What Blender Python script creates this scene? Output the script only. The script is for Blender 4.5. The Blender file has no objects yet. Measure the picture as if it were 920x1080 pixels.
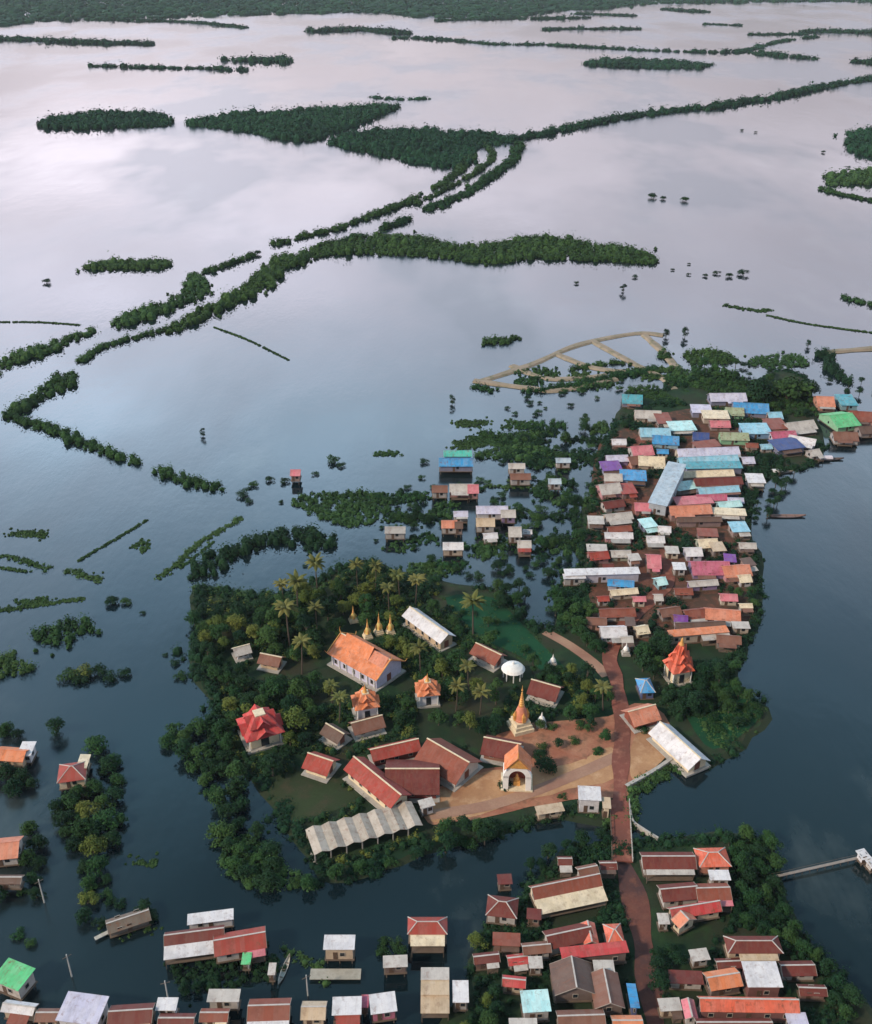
import bpy, bmesh, math, random
import numpy as np
from mathutils import Vector, noise
from mathutils.geometry import tessellate_polygon
R = math.radians
rng = random.Random(7)
nr = np.random.RandomState(11)
col = bpy.context.scene.collection
sc = bpy.context.scene

# ------------------------------------------------------------------ camera
H, F, PITCH = 180.0, 1100.0, R(29)
cam = bpy.data.objects.new('camera', bpy.data.cameras.new('camera'))
col.objects.link(cam)
cam.location = (0, 0, H)
cam.rotation_euler = (math.pi/2 - PITCH, 0, 0)
cam.data.sensor_fit = 'VERTICAL'
cam.data.sensor_height = 24
cam.data.lens = 24*F/1080
cam.data.clip_start = 1
cam.data.clip_end = 30000
sc.camera = cam
sc.view_settings.view_transform = 'Standard'
sc.view_settings.look = 'None'
sc.view_settings.exposure = 0.0
sc.view_settings.gamma = 1

# ------------------------------------------------------------------ sky and sun
SUN_EL, SUN_AZ = R(36), R(240)           # azimuth from north (+Y) clockwise: behind and to the left of the camera
w = bpy.data.worlds.new('World'); sc.world = w; w.use_nodes = True
nt = w.node_tree; nt.nodes.clear()
def N(t, **k):
    n = nt.nodes.new(t)
    for a, b in k.items(): setattr(n, a, b)
    return n
wo = N('ShaderNodeOutputWorld')
sky = N('ShaderNodeTexSky', sky_type='NISHITA', sun_disc=False, sun_elevation=SUN_EL, sun_rotation=SUN_AZ, dust_density=3.0)
b1 = N('ShaderNodeBackground'); b1.inputs[1].default_value = 0.10
nt.links.new(sky.outputs[0], b1.inputs[0])
tc = N('ShaderNodeTexCoord')
sep = N('ShaderNodeSeparateXYZ'); nt.links.new(tc.outputs['Generated'], sep.inputs[0])
rmp = N('ShaderNodeValToRGB'); nt.links.new(sep.outputs[2], rmp.inputs[0])
cr = rmp.color_ramp
SKYRAMP = [(0.0, (.60,.54,.58)), (.06,(.78,.70,.75)), (.11,(1.20,1.05,1.14)), (.20,(2.40,2.22,2.50)), (.30,(2.80,2.78,3.30)), (.41,(2.20,3.00,3.85)), (.53,(.96,1.58,2.2)), (.64,(.46,.95,1.36)), (.74,(.20,.42,.58)), (1.0,(.20,.32,.38))]
cr.elements[0].position = 0; cr.elements[0].color = (*SKYRAMP[0][1],1)
cr.elements[1].position = 1; cr.elements[1].color = (*SKYRAMP[-1][1],1)
for p_, c_ in SKYRAMP[1:-1]:
    e = cr.elements.new(p_); e.color = (*c_, 1)
# broken overcast: cloud density varies with direction
mp = N('ShaderNodeMapping'); mp.inputs['Scale'].default_value = (1.3, 1.3, 4.5)
nt.links.new(tc.outputs['Generated'], mp.inputs[0])
nz = N('ShaderNodeTexNoise'); nz.inputs['Scale'].default_value = 2.9; nz.inputs['Detail'].default_value = 6; nz.inputs['Roughness'].default_value = .55
nt.links.new(mp.outputs[0], nz.inputs['Vector'])
cl = N('ShaderNodeMapRange'); cl.inputs['From Min'].default_value = .35; cl.inputs['From Max'].default_value = .68
cl.inputs['To Min'].default_value = .78; cl.inputs['To Max'].default_value = 1.24
nt.links.new(nz.outputs[0], cl.inputs[0])
b2 = N('ShaderNodeBackground'); nt.links.new(rmp.outputs[0], b2.inputs[0])
SKYGAIN = 1.0
ml = N('ShaderNodeMath', operation='MULTIPLY'); ml.inputs[1].default_value = SKYGAIN
# brighter towards the evening side in front and to the left
fy = N('ShaderNodeMapRange'); nt.links.new(sep.outputs[1], fy.inputs[0])
for k_, v_ in enumerate((-.6, .35, .30, 1.0)): fy.inputs[k_+1].default_value = v_
fx = N('ShaderNodeMapRange'); nt.links.new(sep.outputs[0], fx.inputs[0])
for k_, v_ in enumerate((-.30, .30, 1.28, .78)): fx.inputs[k_+1].default_value = v_
m1 = N('ShaderNodeMath', operation='MULTIPLY'); nt.links.new(fy.outputs[0], m1.inputs[0]); nt.links.new(fx.outputs[0], m1.inputs[1])
m2 = N('ShaderNodeMath', operation='MULTIPLY'); nt.links.new(cl.outputs[0], m2.inputs[0]); nt.links.new(m1.outputs[0], m2.inputs[1])
nt.links.new(m2.outputs[0], ml.inputs[0]); nt.links.new(ml.outputs[0], b2.inputs[1])
mxs = N('ShaderNodeMixShader'); mxs.inputs[0].default_value = .85
nt.links.new(b1.outputs[0], mxs.inputs[1]); nt.links.new(b2.outputs[0], mxs.inputs[2])
nt.links.new(mxs.outputs[0], wo.inputs[0])

sl = bpy.data.lights.new('sun', 'SUN'); sl.energy = 3.8; sl.angle = R(5); sl.color = (1, .83, .66)
so = bpy.data.objects.new('sun', sl); col.objects.link(so)
sd = Vector((math.sin(SUN_AZ)*math.cos(SUN_EL), math.cos(SUN_AZ)*math.cos(SUN_EL), math.sin(SUN_EL)))
so.rotation_euler = sd.to_track_quat('Z', 'Y').to_euler(); so.location = (-100, -200, 400)

# ------------------------------------------------------------------ photo pixel (920x1080) -> point at height z
SP, CP = math.sin(PITCH), math.cos(PITCH)
def P(px, py, z=0.0):
    u, v = (px-460)/F, (540-py)/F
    dx, dy, dz = u, CP + v*SP, -SP + v*CP
    t = (H - z)/(-dz)
    return Vector((dx*t, dy*t, z))
def Q(p):
    x, y, z = p[0], p[1], p[2]-H
    d = y*CP - z*SP
    return (460 + F*x/d, 540 - F*(y*SP + z*CP)/d)
def ppm(py, z=0.0):                       # photo pixels per metre across, at ground seen at py
    return F/((H-z)/(SP + (py-540)/F*CP))
def pts(l, z=0.0): return [P(a, b, z) for a, b in l]

# ------------------------------------------------------------------ tagging
def tag(o, label=None, cat=None, group=None, kind=None):
    if label: o['label'] = label
    if cat: o['category'] = cat
    if group: o['group'] = group
    if kind: o['kind'] = kind
    return o
def empty(name, loc, rz=0.0, s=1.0):
    o = bpy.data.objects.new(name, None); col.objects.link(o)
    o.location = loc; o.rotation_euler = (0, 0, rz); o.scale = (s, s, s) if not hasattr(s, '__len__') else s
    o.empty_display_size = .3
    return o

# ------------------------------------------------------------------ materials
def newmat(name):
    m = bpy.data.materials.new(name); m.use_nodes = True
    t = m.node_tree; return m, t, t.nodes['Principled BSDF']
def L(t, a, b): t.links.new(a, b)
def mixrgb(t, fac, a, b, bt='MIX'):
    n = t.nodes.new('ShaderNodeMix'); n.data_type = 'RGBA'; n.blend_type = bt
    for s_, v in ((n.inputs[0], fac), (n.inputs[6], a), (n.inputs[7], b)):
        if hasattr(v, 'is_linked'): L(t, v, s_)
        elif isinstance(v, (int, float)): s_.default_value = v
        else: s_.default_value = (*v[:3], 1)
    return n.outputs[2]
def tnoise(t, scale, vec=None, detail=4, rough=.55):
    n = t.nodes.new('ShaderNodeTexNoise'); n.inputs['Scale'].default_value = scale
    n.inputs['Detail'].default_value = detail; n.inputs['Roughness'].default_value = rough
    if vec is not None: L(t, vec, n.inputs['Vector'])
    return n.outputs[0]
def mrange(t, v, a, b, c=0.0, d=1.0):
    n = t.nodes.new('ShaderNodeMapRange')
    for i, q in enumerate((a, b, c, d)): n.inputs[i+1].default_value = q
    L(t, v, n.inputs[0]); return n.outputs[0]
def coord(t, which='Object'):
    return t.nodes.new('ShaderNodeTexCoord').outputs[which]
def worldpos(t): return t.nodes.new('ShaderNodeNewGeometry').outputs['Position']

_rm = {}
def lerp3(a, b, f): return tuple(a[i]*(1-f)+b[i]*f for i in range(3))
def roof_mat(c, tile=False):
    key = ('r', c, tile)
    if key in _rm: return _rm[key]
    m, t, b = newmat('corrugated roof'); oc = coord(t)
    info = t.nodes.new('ShaderNodeObjectInfo').outputs['Random']
    # sheet by sheet variation
    mpn = t.nodes.new('ShaderNodeMapping'); L(t, oc, mpn.inputs[0]); mpn.inputs['Scale'].default_value = (1.1, .35, .35) if not tile else (2.2, .9, .9)
    sn = t.nodes.new('ShaderNodeVectorMath'); sn.operation = 'FLOOR'; L(t, mpn.outputs[0], sn.inputs[0])
    wn = t.nodes.new('ShaderNodeTexWhiteNoise'); wn.noise_dimensions = '4D'; L(t, sn.outputs[0], wn.inputs['Vector']); L(t, info, wn.inputs['W'])
    lum = sum(c)/3
    faded = lerp3(c, (lum*1.4+.05, lum*1.3+.04, lum*1.15+.03), .28); dark = tuple(x*.55 for x in c)
    rust = (.17, .065, .035)
    c1 = mixrgb(t, mrange(t, wn.outputs[0], 0, 1, 0, .75), c, faded)
    n1 = tnoise(t, .35, oc, 5, .65)
    c2 = mixrgb(t, mrange(t, n1, .42, .7, 0, .7), c1, dark)
    n2 = tnoise(t, .9, oc, 6, .7)
    ms = t.nodes.new('ShaderNodeMapping'); L(t, oc, ms.inputs[0]); ms.inputs['Scale'].default_value = (2.6, .35, .5)
    n3 = tnoise(t, 1.0, ms.outputs[0], 5, .7)
    c3 = mixrgb(t, mrange(t, n2, .54, .66, 0, (.8 if lum < .3 else .45) if not tile else .5), c2, rust if lum > .12 else faded)
    c3 = mixrgb(t, mrange(t, n3, .52, .68, 0, .7 if lum < .3 else .28), c3, lerp3(rust, c, .25))
    L(t, c3, b.inputs['Base Color'])
    b.inputs['Roughness'].default_value = .55 if not tile else .75
    b.inputs['Specular IOR Level'].default_value = .3
    wv = t.nodes.new('ShaderNodeTexWave'); wv.inputs['Scale'].default_value = 1.6; wv.wave_type = 'BANDS'; wv.bands_direction = 'X'
    L(t, oc, wv.inputs['Vector'])
    bp = t.nodes.new('ShaderNodeBump'); bp.inputs['Strength'].default_value = .35; bp.inputs['Distance'].default_value = .05
    L(t, wv.outputs[1], bp.inputs['Height']); L(t, bp.outputs[0], b.inputs['Normal'])
    _rm[key] = m; return m
def paint_mat(c, rough=.75, grime=.5, name='weathered paint'):
    key = ('p', c, rough, grime)
    if key in _rm: return _rm[key]
    m, t, b = newmat(name); oc = coord(t)
    n1 = tnoise(t, .8, oc, 6, .65); n2 = tnoise(t, 3.5, oc, 3)
    c2 = mixrgb(t, mrange(t, n1, .42, .72, 0, grime), c, tuple(x*.45 for x in c))
    c3 = mixrgb(t, mrange(t, n2, .5, .8, 0, grime*.6), c2, (.12, .09, .06))
    L(t, c3, b.inputs['Base Color']); b.inputs['Roughness'].default_value = rough
    _rm[key] = m; return m
def leaf_mat(name, lo, hi, warm=None, scale=.05, spread=.9):
    m, t, b = newmat(name)
    g = t.nodes.new('ShaderNodeNewGeometry')
    info = t.nodes.new('ShaderNodeObjectInfo').outputs['Random']
    n1 = tnoise(t, scale, g.outputs['Position'], 4, .6)
    a = mixrgb(t, mrange(t, g.outputs['Random Per Island'], 0, 1, 0, spread), lo, hi)
    a = mixrgb(t, mrange(t, info, 0, 1, 0, .45), a, warm or hi)
    a = mixrgb(t, mrange(t, n1, .42, .66, 0, .55), a, tuple(x*.5 for x in lo))
    L(t, a, b.inputs['Base Color']); b.inputs['Roughness'].default_value = .8
    b.inputs['Specular IOR Level'].default_value = .12
    return m
def ground_mat(name, a, b_, c=None, s1=.05, s2=.4, rough=.95, bump=.3):
    m, t, b = newmat(name); wp = worldpos(t)
    n1 = tnoise(t, s1, wp, 6, .62); n2 = tnoise(t, s2, wp, 5, .6)
    x = mixrgb(t, mrange(t, n1, .40, .62), a, b_)
    if c: x = mixrgb(t, mrange(t, n2, .5, .68, 0, .85), x, c)
    n3 = tnoise(t, 2.3, wp, 3); x = mixrgb(t, mrange(t, n3, .35, .75, 0, .4), x, tuple(v*.6 for v in a))
    L(t, x, b.inputs['Base Color']); b.inputs['Roughness'].default_value = rough; b.inputs['Specular IOR Level'].default_value = .1
    bp = t.nodes.new('ShaderNodeBump'); bp.inputs['Strength'].default_value = bump; bp.inputs['Distance'].default_value = .4
    L(t, n2, bp.inputs['Height']); L(t, bp.outputs[0], b.inputs['Normal'])
    return m

M_leaf  = leaf_mat('foliage', (.009,.040,.016), (.030,.088,.024), (.065,.105,.024))
M_leafd = leaf_mat('dark foliage', (.004,.023,.012), (.014,.050,.019), (.026,.058,.018))
M_leafy = leaf_mat('yellowish foliage', (.050,.095,.020), (.120,.155,.034), (.17,.15,.035))
M_palm  = leaf_mat('palm fronds', (.055,.080,.022), (.13,.14,.040), (.19,.15,.05), spread=1)
M_far   = leaf_mat('far foliage', (.006,.036,.018), (.018,.066,.028), None, .012)
M_farg  = leaf_mat('far grassy scrub', (.024,.066,.022), (.046,.105,.032), (.07,.11,.03), .02)
M_bark  = paint_mat((.075,.055,.04), .9, .5, 'bark')
M_wood  = paint_mat((.12,.085,.06), .9, .6, 'grey old wood')
M_glass, t_, b_ = newmat('dark window pane'); b_.inputs['Base Color'].default_value = (.02,.025,.03,1); b_.inputs['Roughness'].default_value = .15
M_frame = paint_mat((.35,.30,.25), .7, .3)
M_conc  = paint_mat((.38,.35,.31), .85, .5)
M_white = paint_mat((.74,.72,.68), .7, .25)
M_gold, t_, b_ = newmat('gilded stucco')
_n = tnoise(t_, 1.5, coord(t_), 4); L(t_, mixrgb(t_, mrange(t_, _n, .4, .7), (.72,.38,.10), (.55,.24,.08)), b_.inputs['Base Color'])
b_.inputs['Roughness'].default_value = .45; b_.inputs['Metallic'].default_value = .25
M_skirt = ground_mat('bank mud', (.03,.04,.022), (.022,.035,.02), None)
M_land  = ground_mat('wooded ground', (.014,.036,.018), (.040,.038,.024), (.026,.058,.022), .035, .25)
M_meadow= ground_mat('wet meadow', (.008,.050,.024), (.014,.070,.028), (.012,.036,.018), .02, .12)
M_lawn  = ground_mat('dark grass plot', (.035,.050,.022), (.028,.040,.020), (.060,.050,.03), .05, .2)
M_mud   = ground_mat('brown village earth', (.13,.055,.038), (.055,.045,.032), (.18,.075,.05), .08, .5)
M_sand  = ground_mat('tan sandy earth', (.44,.25,.13), (.28,.135,.075), (.50,.31,.18), .05, .25)
M_brick = ground_mat('red brick paving', (.30,.115,.072), (.38,.19,.115), (.14,.08,.05), .09, .35)
M_road  = ground_mat('red laterite road', (.22,.075,.055), (.14,.06,.045), (.30,.13,.09), .06, .45)
M_lane  = ground_mat('dark wet village lane', (.16,.062,.046), (.075,.045,.045), (.17,.075,.055), .08, .45)
M_path  = ground_mat('pale laterite path', (.36,.22,.15), (.27,.14,.10), None, .08, .4)
M_dyke  = ground_mat('dry dyke earth', (.30,.24,.18), (.23,.19,.14), (.12,.13,.07), .05, .3)

# water: muddy flood water, smooth, with broad breeze patches
M_water, t, b = newmat('flood water'); wp = worldpos(t)
mpn = t.nodes.new('ShaderNodeMapping'); L(t, wp, mpn.inputs[0]); mpn.inputs['Scale'].default_value = (1, .45, 1)
n1 = tnoise(t, .010, mpn.outputs[0], 5, .5)
L(t, mixrgb(t, mrange(t, n1, .35, .65), (.003,.010,.014), (.007,.015,.017)), b.inputs['Base Color'])
n5 = tnoise(t, .022, mpn.outputs[0], 6, .65)
pale_patch = mixrgb(t, mrange(t, n5, .56, .72, 0, .8), (0,0,0), (.045,.050,.046))  # paler noise patches, added to the base colour of the water
base = t.nodes.new('ShaderNodeMix'); base.data_type = 'RGBA'; base.blend_type = 'ADD'; base.inputs[0].default_value = 1
L(t, b.inputs['Base Color'].links[0].from_socket, base.inputs[6]); L(t, pale_patch, base.inputs[7]); L(t, base.outputs[2], b.inputs['Base Color'])
b.inputs['IOR'].default_value = 1.5
n2 = tnoise(t, .006, mpn.outputs[0], 4, .55)
L(t, mrange(t, n2, .42, .58, .04, .24), b.inputs['Roughness'])
n3 = tnoise(t, .55, mpn.outputs[0], 3, .6); n4 = tnoise(t, .08, mpn.outputs[0], 3, .5)
ad = t.nodes.new('ShaderNodeMath'); ad.operation = 'MULTIPLY_ADD'; L(t, n4, ad.inputs[0]); ad.inputs[1].default_value = 3.0; L(t, n3, ad.inputs[2])
bp = t.nodes.new('ShaderNodeBump'); bp.inputs['Strength'].default_value = .06; bp.inputs['Distance'].default_value = .5
L(t, ad.outputs[0], bp.inputs['Height']); L(t, bp.outputs[0], b.inputs['Normal'])

# ------------------------------------------------------------------ mesh helpers
class MB:
    def __init__(s): s.v = []; s.f = []; s.m = []
    def add(s, v, f, mi=0):
        o = len(s.v); s.v += [tuple(x) for x in v]; s.f += [tuple(i+o for i in q) for q in f]; s.m += [mi]*len(f); return s
    def box(s, cx, cy, z0, lx, ly, lz, rz=0, mi=0):
        c, n = math.cos(rz), math.sin(rz); v = []
        for z in (z0, z0+lz):
            for a, b in ((-.5,-.5), (.5,-.5), (.5,.5), (-.5,.5)):
                x, y = a*lx, b*ly; v.append((cx+x*c-y*n, cy+x*n+y*c, z))
        return s.add(v, [(0,3,2,1),(4,5,6,7),(0,1,5,4),(1,2,6,5),(2,3,7,6),(3,0,4,7)], mi)
    def tube(s, p0, p1, r0, r1, n=6, mi=0):
        p0, p1 = Vector(p0), Vector(p1); d = (p1-p0).normalized()
        a = d.orthogonal().normalized(); b = d.cross(a); v = []
        for p, r in ((p0, r0), (p1, r1)):
            for k in range(n):
                an = 2*math.pi*k/n; v.append(p + a*math.cos(an)*r + b*math.sin(an)*r)
        f = [(k, (k+1) % n, n+(k+1) % n, n+k) for k in range(n)] + [tuple(range(n-1, -1, -1)), tuple(range(n, 2*n))]
        return s.add(v, f, mi)
    def lathe(s, prof, n=16, cx=0, cy=0, square=False, mi=0):
        n = 4 if square else n; v = []; k2 = math.sqrt(2) if square else 1; a0 = math.pi/4 if square else 0
        for r, z in prof:
            for k in range(n):
                an = a0 + 2*math.pi*k/n; v.append((cx+r*k2*math.cos(an), cy+r*k2*math.sin(an), z))
        f = []
        for i in range(len(prof)-1):
            for k in range(n): f.append((i*n+k, i*n+(k+1) % n, (i+1)*n+(k+1) % n, (i+1)*n+k))
        f.append(tuple(range(n-1, -1, -1))); j = (len(prof)-1)*n; f.append(tuple(range(j, j+n)))
        return s.add(v, f, mi)
    def slab(s, q, th, mi=0):             # quad q (upper face, counter clockwise from above) with thickness below
        q = [Vector(x) for x in q]; d = [x-Vector((0,0,th)) for x in q]
        n = len(q)
        return s.add(q+d, [tuple(range(n)), tuple(range(2*n-1, n-1, -1))] + [(k, n+k, n+(k+1) % n, (k+1) % n) for k in range(n)], mi)
    def build(s, name, mats, parent=None, smooth=False):
        me = bpy.data.meshes.new(name); me.from_pydata(s.v, [], s.f)
        for m in (mats if isinstance(mats, (list, tuple)) else [mats]): me.materials.append(m)
        if any(s.m): me.polygons.foreach_set('material_index', s.m)
        if smooth: me.polygons.foreach_set('use_smooth', [True]*len(s.f))
        me.update()
        o = bpy.data.objects.new(name, me); col.objects.link(o); o.parent = parent
        return o

def quads_mesh(name, c, nrm, size, mat, extra=None, asp=.8):
    """c: Nx3 centres, nrm: Nx3 normals, size: N; leaf clumps as free quads"""
    c = np.asarray(c, float); n = np.asarray(nrm, float); size = np.asarray(size, float)
    n /= np.linalg.norm(n, axis=1)[:, None] + 1e-9
    r = nr.normal(size=n.shape); a = np.cross(n, r); a /= np.linalg.norm(a, axis=1)[:, None] + 1e-9
    b = np.cross(n, a)
    A = a*size[:, None]*.5; B = b*size[:, None]*.5*asp
    lift = n*size[:, None]*.12
    v = np.stack([c-A-B*.6-lift, c+A*.7-B, c+A+B*.5+lift*.4, c-A*.6+B-lift], 1).reshape(-1, 3)
    N_ = len(c); f = np.arange(N_*4).reshape(-1, 4)
    me = bpy.data.meshes.new(name)
    ev, ef = (extra.v, extra.f) if extra else ([], [])
    nv0 = len(ev)
    allv = np.concatenate([np.array(ev).reshape(-1, 3), v]) if nv0 else v
    fl = [tuple(q) for q in ef] + [tuple(q) for q in (f+nv0).tolist()]
    me.from_pydata(allv.tolist(), [], fl)
    for m in (mat if isinstance(mat, (list, tuple)) else [mat]): me.materials.append(m)
    if extra and isinstance(mat, (list, tuple)):
        me.polygons.foreach_set('material_index', [1]*len(ef)+[0]*N_)
    me.update(); return me
def link(me, name, parent=None):
    o = bpy.data.objects.new(name, me); col.objects.link(o); o.parent = parent; return o

def smooth_poly(p, closed=True, step=3):
    """Catmull-Rom through 2-d points"""
    n = len(p); out = []
    for i in range(n if closed else n-1):
        g = (lambda k: p[k % n]) if closed else (lambda k: p[max(0, min(n-1, k))])
        p0, p1, p2, p3 = g(i-1), g(i), g(i+1), g(i+2)
        for k in range(step):
            t_ = k/step
            out.append(tuple(.5*(2*p1[j]+(p2[j]-p0[j])*t_+(2*p0[j]-5*p1[j]+4*p2[j]-p3[j])*t_*t_+(3*p1[j]-p0[j]-3*p2[j]+p3[j])*t_**3) for j in (0, 1)))
    if not closed: out.append(tuple(p[-1]))
    return out
def area2(p): return sum(p[i][0]*p[(i+1) % len(p)][1]-p[(i+1) % len(p)][0]*p[i][1] for i in range(len(p)))
def inside(x, y, p):
    c = False; j = len(p)-1
    for i in range(len(p)):
        if (p[i][1] > y) != (p[j][1] > y) and x < (p[j][0]-p[i][0])*(y-p[i][1])/(p[j][1]-p[i][1]) + p[i][0]: c = not c
        j = i
    return c
def sheet(name, poly_px, z, mat, label=None, cat=None, kind='structure', skirt=0, jag=0, smooth=True):
    g = [(v.x, v.y) for v in pts(poly_px)]
    if smooth: g = smooth_poly(g)
    if area2(g) < 0: g = g[::-1]
    if jag: g = [(x+noise.noise((x*.13, y*.13, 1))*jag, y+noise.noise((x*.13, y*.13, 9))*jag) for x, y in g]
    n = len(g); v = [(x, y, z) for x, y in g]
    tri = tessellate_polygon([[Vector(q) for q in v]])
    f = []
    for a_, b_, c_ in tri:
        A, B, C_ = v[a_], v[b_], v[c_]
        f.append((a_, b_, c_) if (B[0]-A[0])*(C_[1]-A[1])-(B[1]-A[1])*(C_[0]-A[0]) > 0 else (a_, c_, b_))
    m = [0]*len(f)
    if skirt:
        for i in range(n):
            a_, b_ = Vector(g[i-1]), Vector(g[(i+1) % n]); d = (b_-a_).normalized()
            v.append((g[i][0]+d.y*skirt, g[i][1]-d.x*skirt, -.3))
        for i in range(n): f.append((i, n+i, n+(i+1) % n, (i+1) % n)); m.append(1)
    mb = MB(); mb.v = v; mb.f = f; mb.m = m
    o = mb.build(name, [mat, M_skirt]); tag(o, label, cat, None, kind); return o
def ribbon(name, line_px, width, z, mat, label, cat='road', kind='structure', bank=0, jag=0, zs=None):
    g = smooth_poly([(v.x, v.y) for v in pts(line_px)], False, 5)
    mb = MB(); n = len(g); v = []
    for i, (x, y) in enumerate(g):
        a_, b_ = g[max(0, i-1)], g[min(n-1, i+1)]; d = Vector((b_[0]-a_[0], b_[1]-a_[1])).normalized()
        wd = width*(1+jag*noise.noise((x*.1, y*.1, 3)))
        row = [(-wd/2, z), (wd/2, z)]
        if bank: row = [(-wd/2-bank, -.3)] + row + [(wd/2+bank, -.3)]
        v += [(x-d.y*q, y+d.x*q, zz) for q, zz in row]
    k = 4 if bank else 2
    for i in range(n-1):
        for j in range(k-1): mb.f.append((i*k+j+1, i*k+j, (i+1)*k+j, (i+1)*k+j+1))
    mb.v = v; mb.m = [0]*len(mb.f)
    o = mb.build(name, mat); tag(o, label, cat, None, kind); return o

# ------------------------------------------------------------------ water to the horizon
mb = MB(); mb.add([(-8000,-1500,0),(8000,-1500,0),(8000,12000,0),(-8000,12000,0)], [(0,1,2,3)])
tag(mb.build('flood_water', M_water), 'calm blue grey flood water stretching to the far forest', 'water', None, 'structure')

# ------------------------------------------------------------------ land
LAND = [(206,622),(250,630),(300,628),(340,612),(382,594),(410,603),(440,608),(480,618),(520,622),(540,640),(560,662),(590,662),(600,640),(622,612),(612,570),(628,520),(640,470),(665,425),(700,412),(745,400),(790,405),(825,392),(850,402),(852,425),(868,470),(850,492),(815,500),(795,520),(785,560),(800,595),(796,650),(780,690),(772,722),(806,748),(790,775),(748,806),(712,803),(668,836),(664,868),(640,868),(600,858),(560,864),(505,884),(460,893),(400,915),(350,925),(332,905),(305,868),(280,830),(262,812),(240,815),(225,790),(232,750),(215,715),(205,690),(215,655)]
sheet('island_ground', LAND, .55, M_land, 'dark wooded ground of the temple island and its causeway village', 'ground', skirt=2.5, jag=2)
sheet('south_village_ground', [(505,1000),(545,960),(600,905),(640,895),(680,890),(790,885),(815,930),(820,960),(850,1000),(880,1040),(905,1130),(480,1130),(500,1050)], .5, M_land, 'muddy ground of the village at the foot of the bridge', 'ground', skirt=2.5, jag=2)
sheet('meadow', [(470,632),(520,632),(545,655),(570,680),(600,710),(620,735),(600,738),(560,700),(500,670)], .60, M_meadow, 'smooth deep green wet meadow behind the temple trees', 'meadow')
sheet('grass_plot', [(285,826),(330,812),(385,842),(320,866),(298,868)], .60, M_lawn, 'dark square grass plot behind the ribbed grey shed', 'lawn')
sheet('lakeside_meadow', [(735,700),(772,722),(803,748),(788,772),(752,792),(728,765),(715,730)], .60, M_meadow, 'bright green meadow spit reaching into the water on the right', 'meadow')
sheet('village_earth', [(632,470),(690,440),(760,430),(800,450),(775,520),(782,560),(790,600),(785,670),(700,680),(640,680),(618,600),(622,530)], .60, M_mud, 'brown trodden earth between the market houses', 'ground', jag=1.5)
sheet('temple_yard', [(446,842),(505,815),(560,805),(520,782),(560,765),(640,758),(668,742),(700,756),(705,790),(664,830),(660,842),(600,845),(540,858),(480,870),(450,868)], .65, M_brick, 'red paved temple yard beside the road', 'yard', jag=1)
sheet('sand_lot', [(446,846),(470,832),(520,815),(560,812),(600,808),(645,790),(650,822),(600,835),(540,850),(490,866),(455,868)], .69, M_sand, 'tan sandy lot along the south bank', 'yard', jag=.8)
sheet('dock_yard', [(664,800),(672,775),(690,770),(706,792),(690,812),(668,826)], .69, M_sand, 'tan earth corner between road and water', 'yard')
ribbon('brick_walk', [(452,862),(510,853),(560,838),(610,818),(650,800)], 3.2, .73, M_path, 'pale straight walk along the sandy south bank', 'path')
ribbon('brick_walk', [(560,775),(590,790),(620,800)], 2.5, .73, M_brick, 'short red walk across the temple yard', 'path')
ribbon('laterite_road', [(700,1120),(690,1075),(684,1030),(676,985),(668,945),(656,908)], 4.3, .56, M_lane, 'dark red village street running down to the bottom of the picture', 'road', jag=.6)
ribbon('laterite_road', [(653,850),(655,800),(656,765),(650,720),(643,693),(660,660),(690,632),(705,605),(693,565),(668,535),(658,505),(672,470),(700,450)], 4.2, .77, M_road, 'red laterite road from the bridge through the market houses', 'road', jag=.5)
ribbon('pale_path', [(575,668),(600,682),(625,700),(640,715)], 3.2, .66, M_path, 'pale straight path joining the red road from the left', 'path')
# bridge between village and island
mb = MB(); A, B = P(653,848,.0), P(656,912,.0); d = (B-A); Lb = d.length; ang = math.atan2(d.y, d.x); mid = (A+B)/2
br = empty('road_bridge', (mid.x, mid.y, 0), ang); tag(br, 'red decked road bridge over the channel to the island', 'bridge')
mb.box(0,0,.85,Lb,4.6,.35); mb.build('deck', M_road, br)
for s in (-1, 1):
    q = MB(); q.box(0, s*2.25, 1.2, Lb, .18, .15)
    for k in range(9): q.box(-Lb/2+.4+k*(Lb-.8)/8, s*2.25, 1.2, .2, .22, .9)
    q.box(0, s*2.25, 1.95, Lb, .12, .12); q.build('railing', M_conc if s > 0 else M_wood, br)
for k in range(3):
    q = MB()
    for s in (-1.6, 1.6): q.tube((-Lb/3+k*Lb/3, s, -1), (-Lb/3+k*Lb/3, s, .9), .25, .25, 8)
    q.box(-Lb/3+k*Lb/3, 0, .6, .5, 4.2, .25); q.build('pier', M_conc, br)
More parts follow.
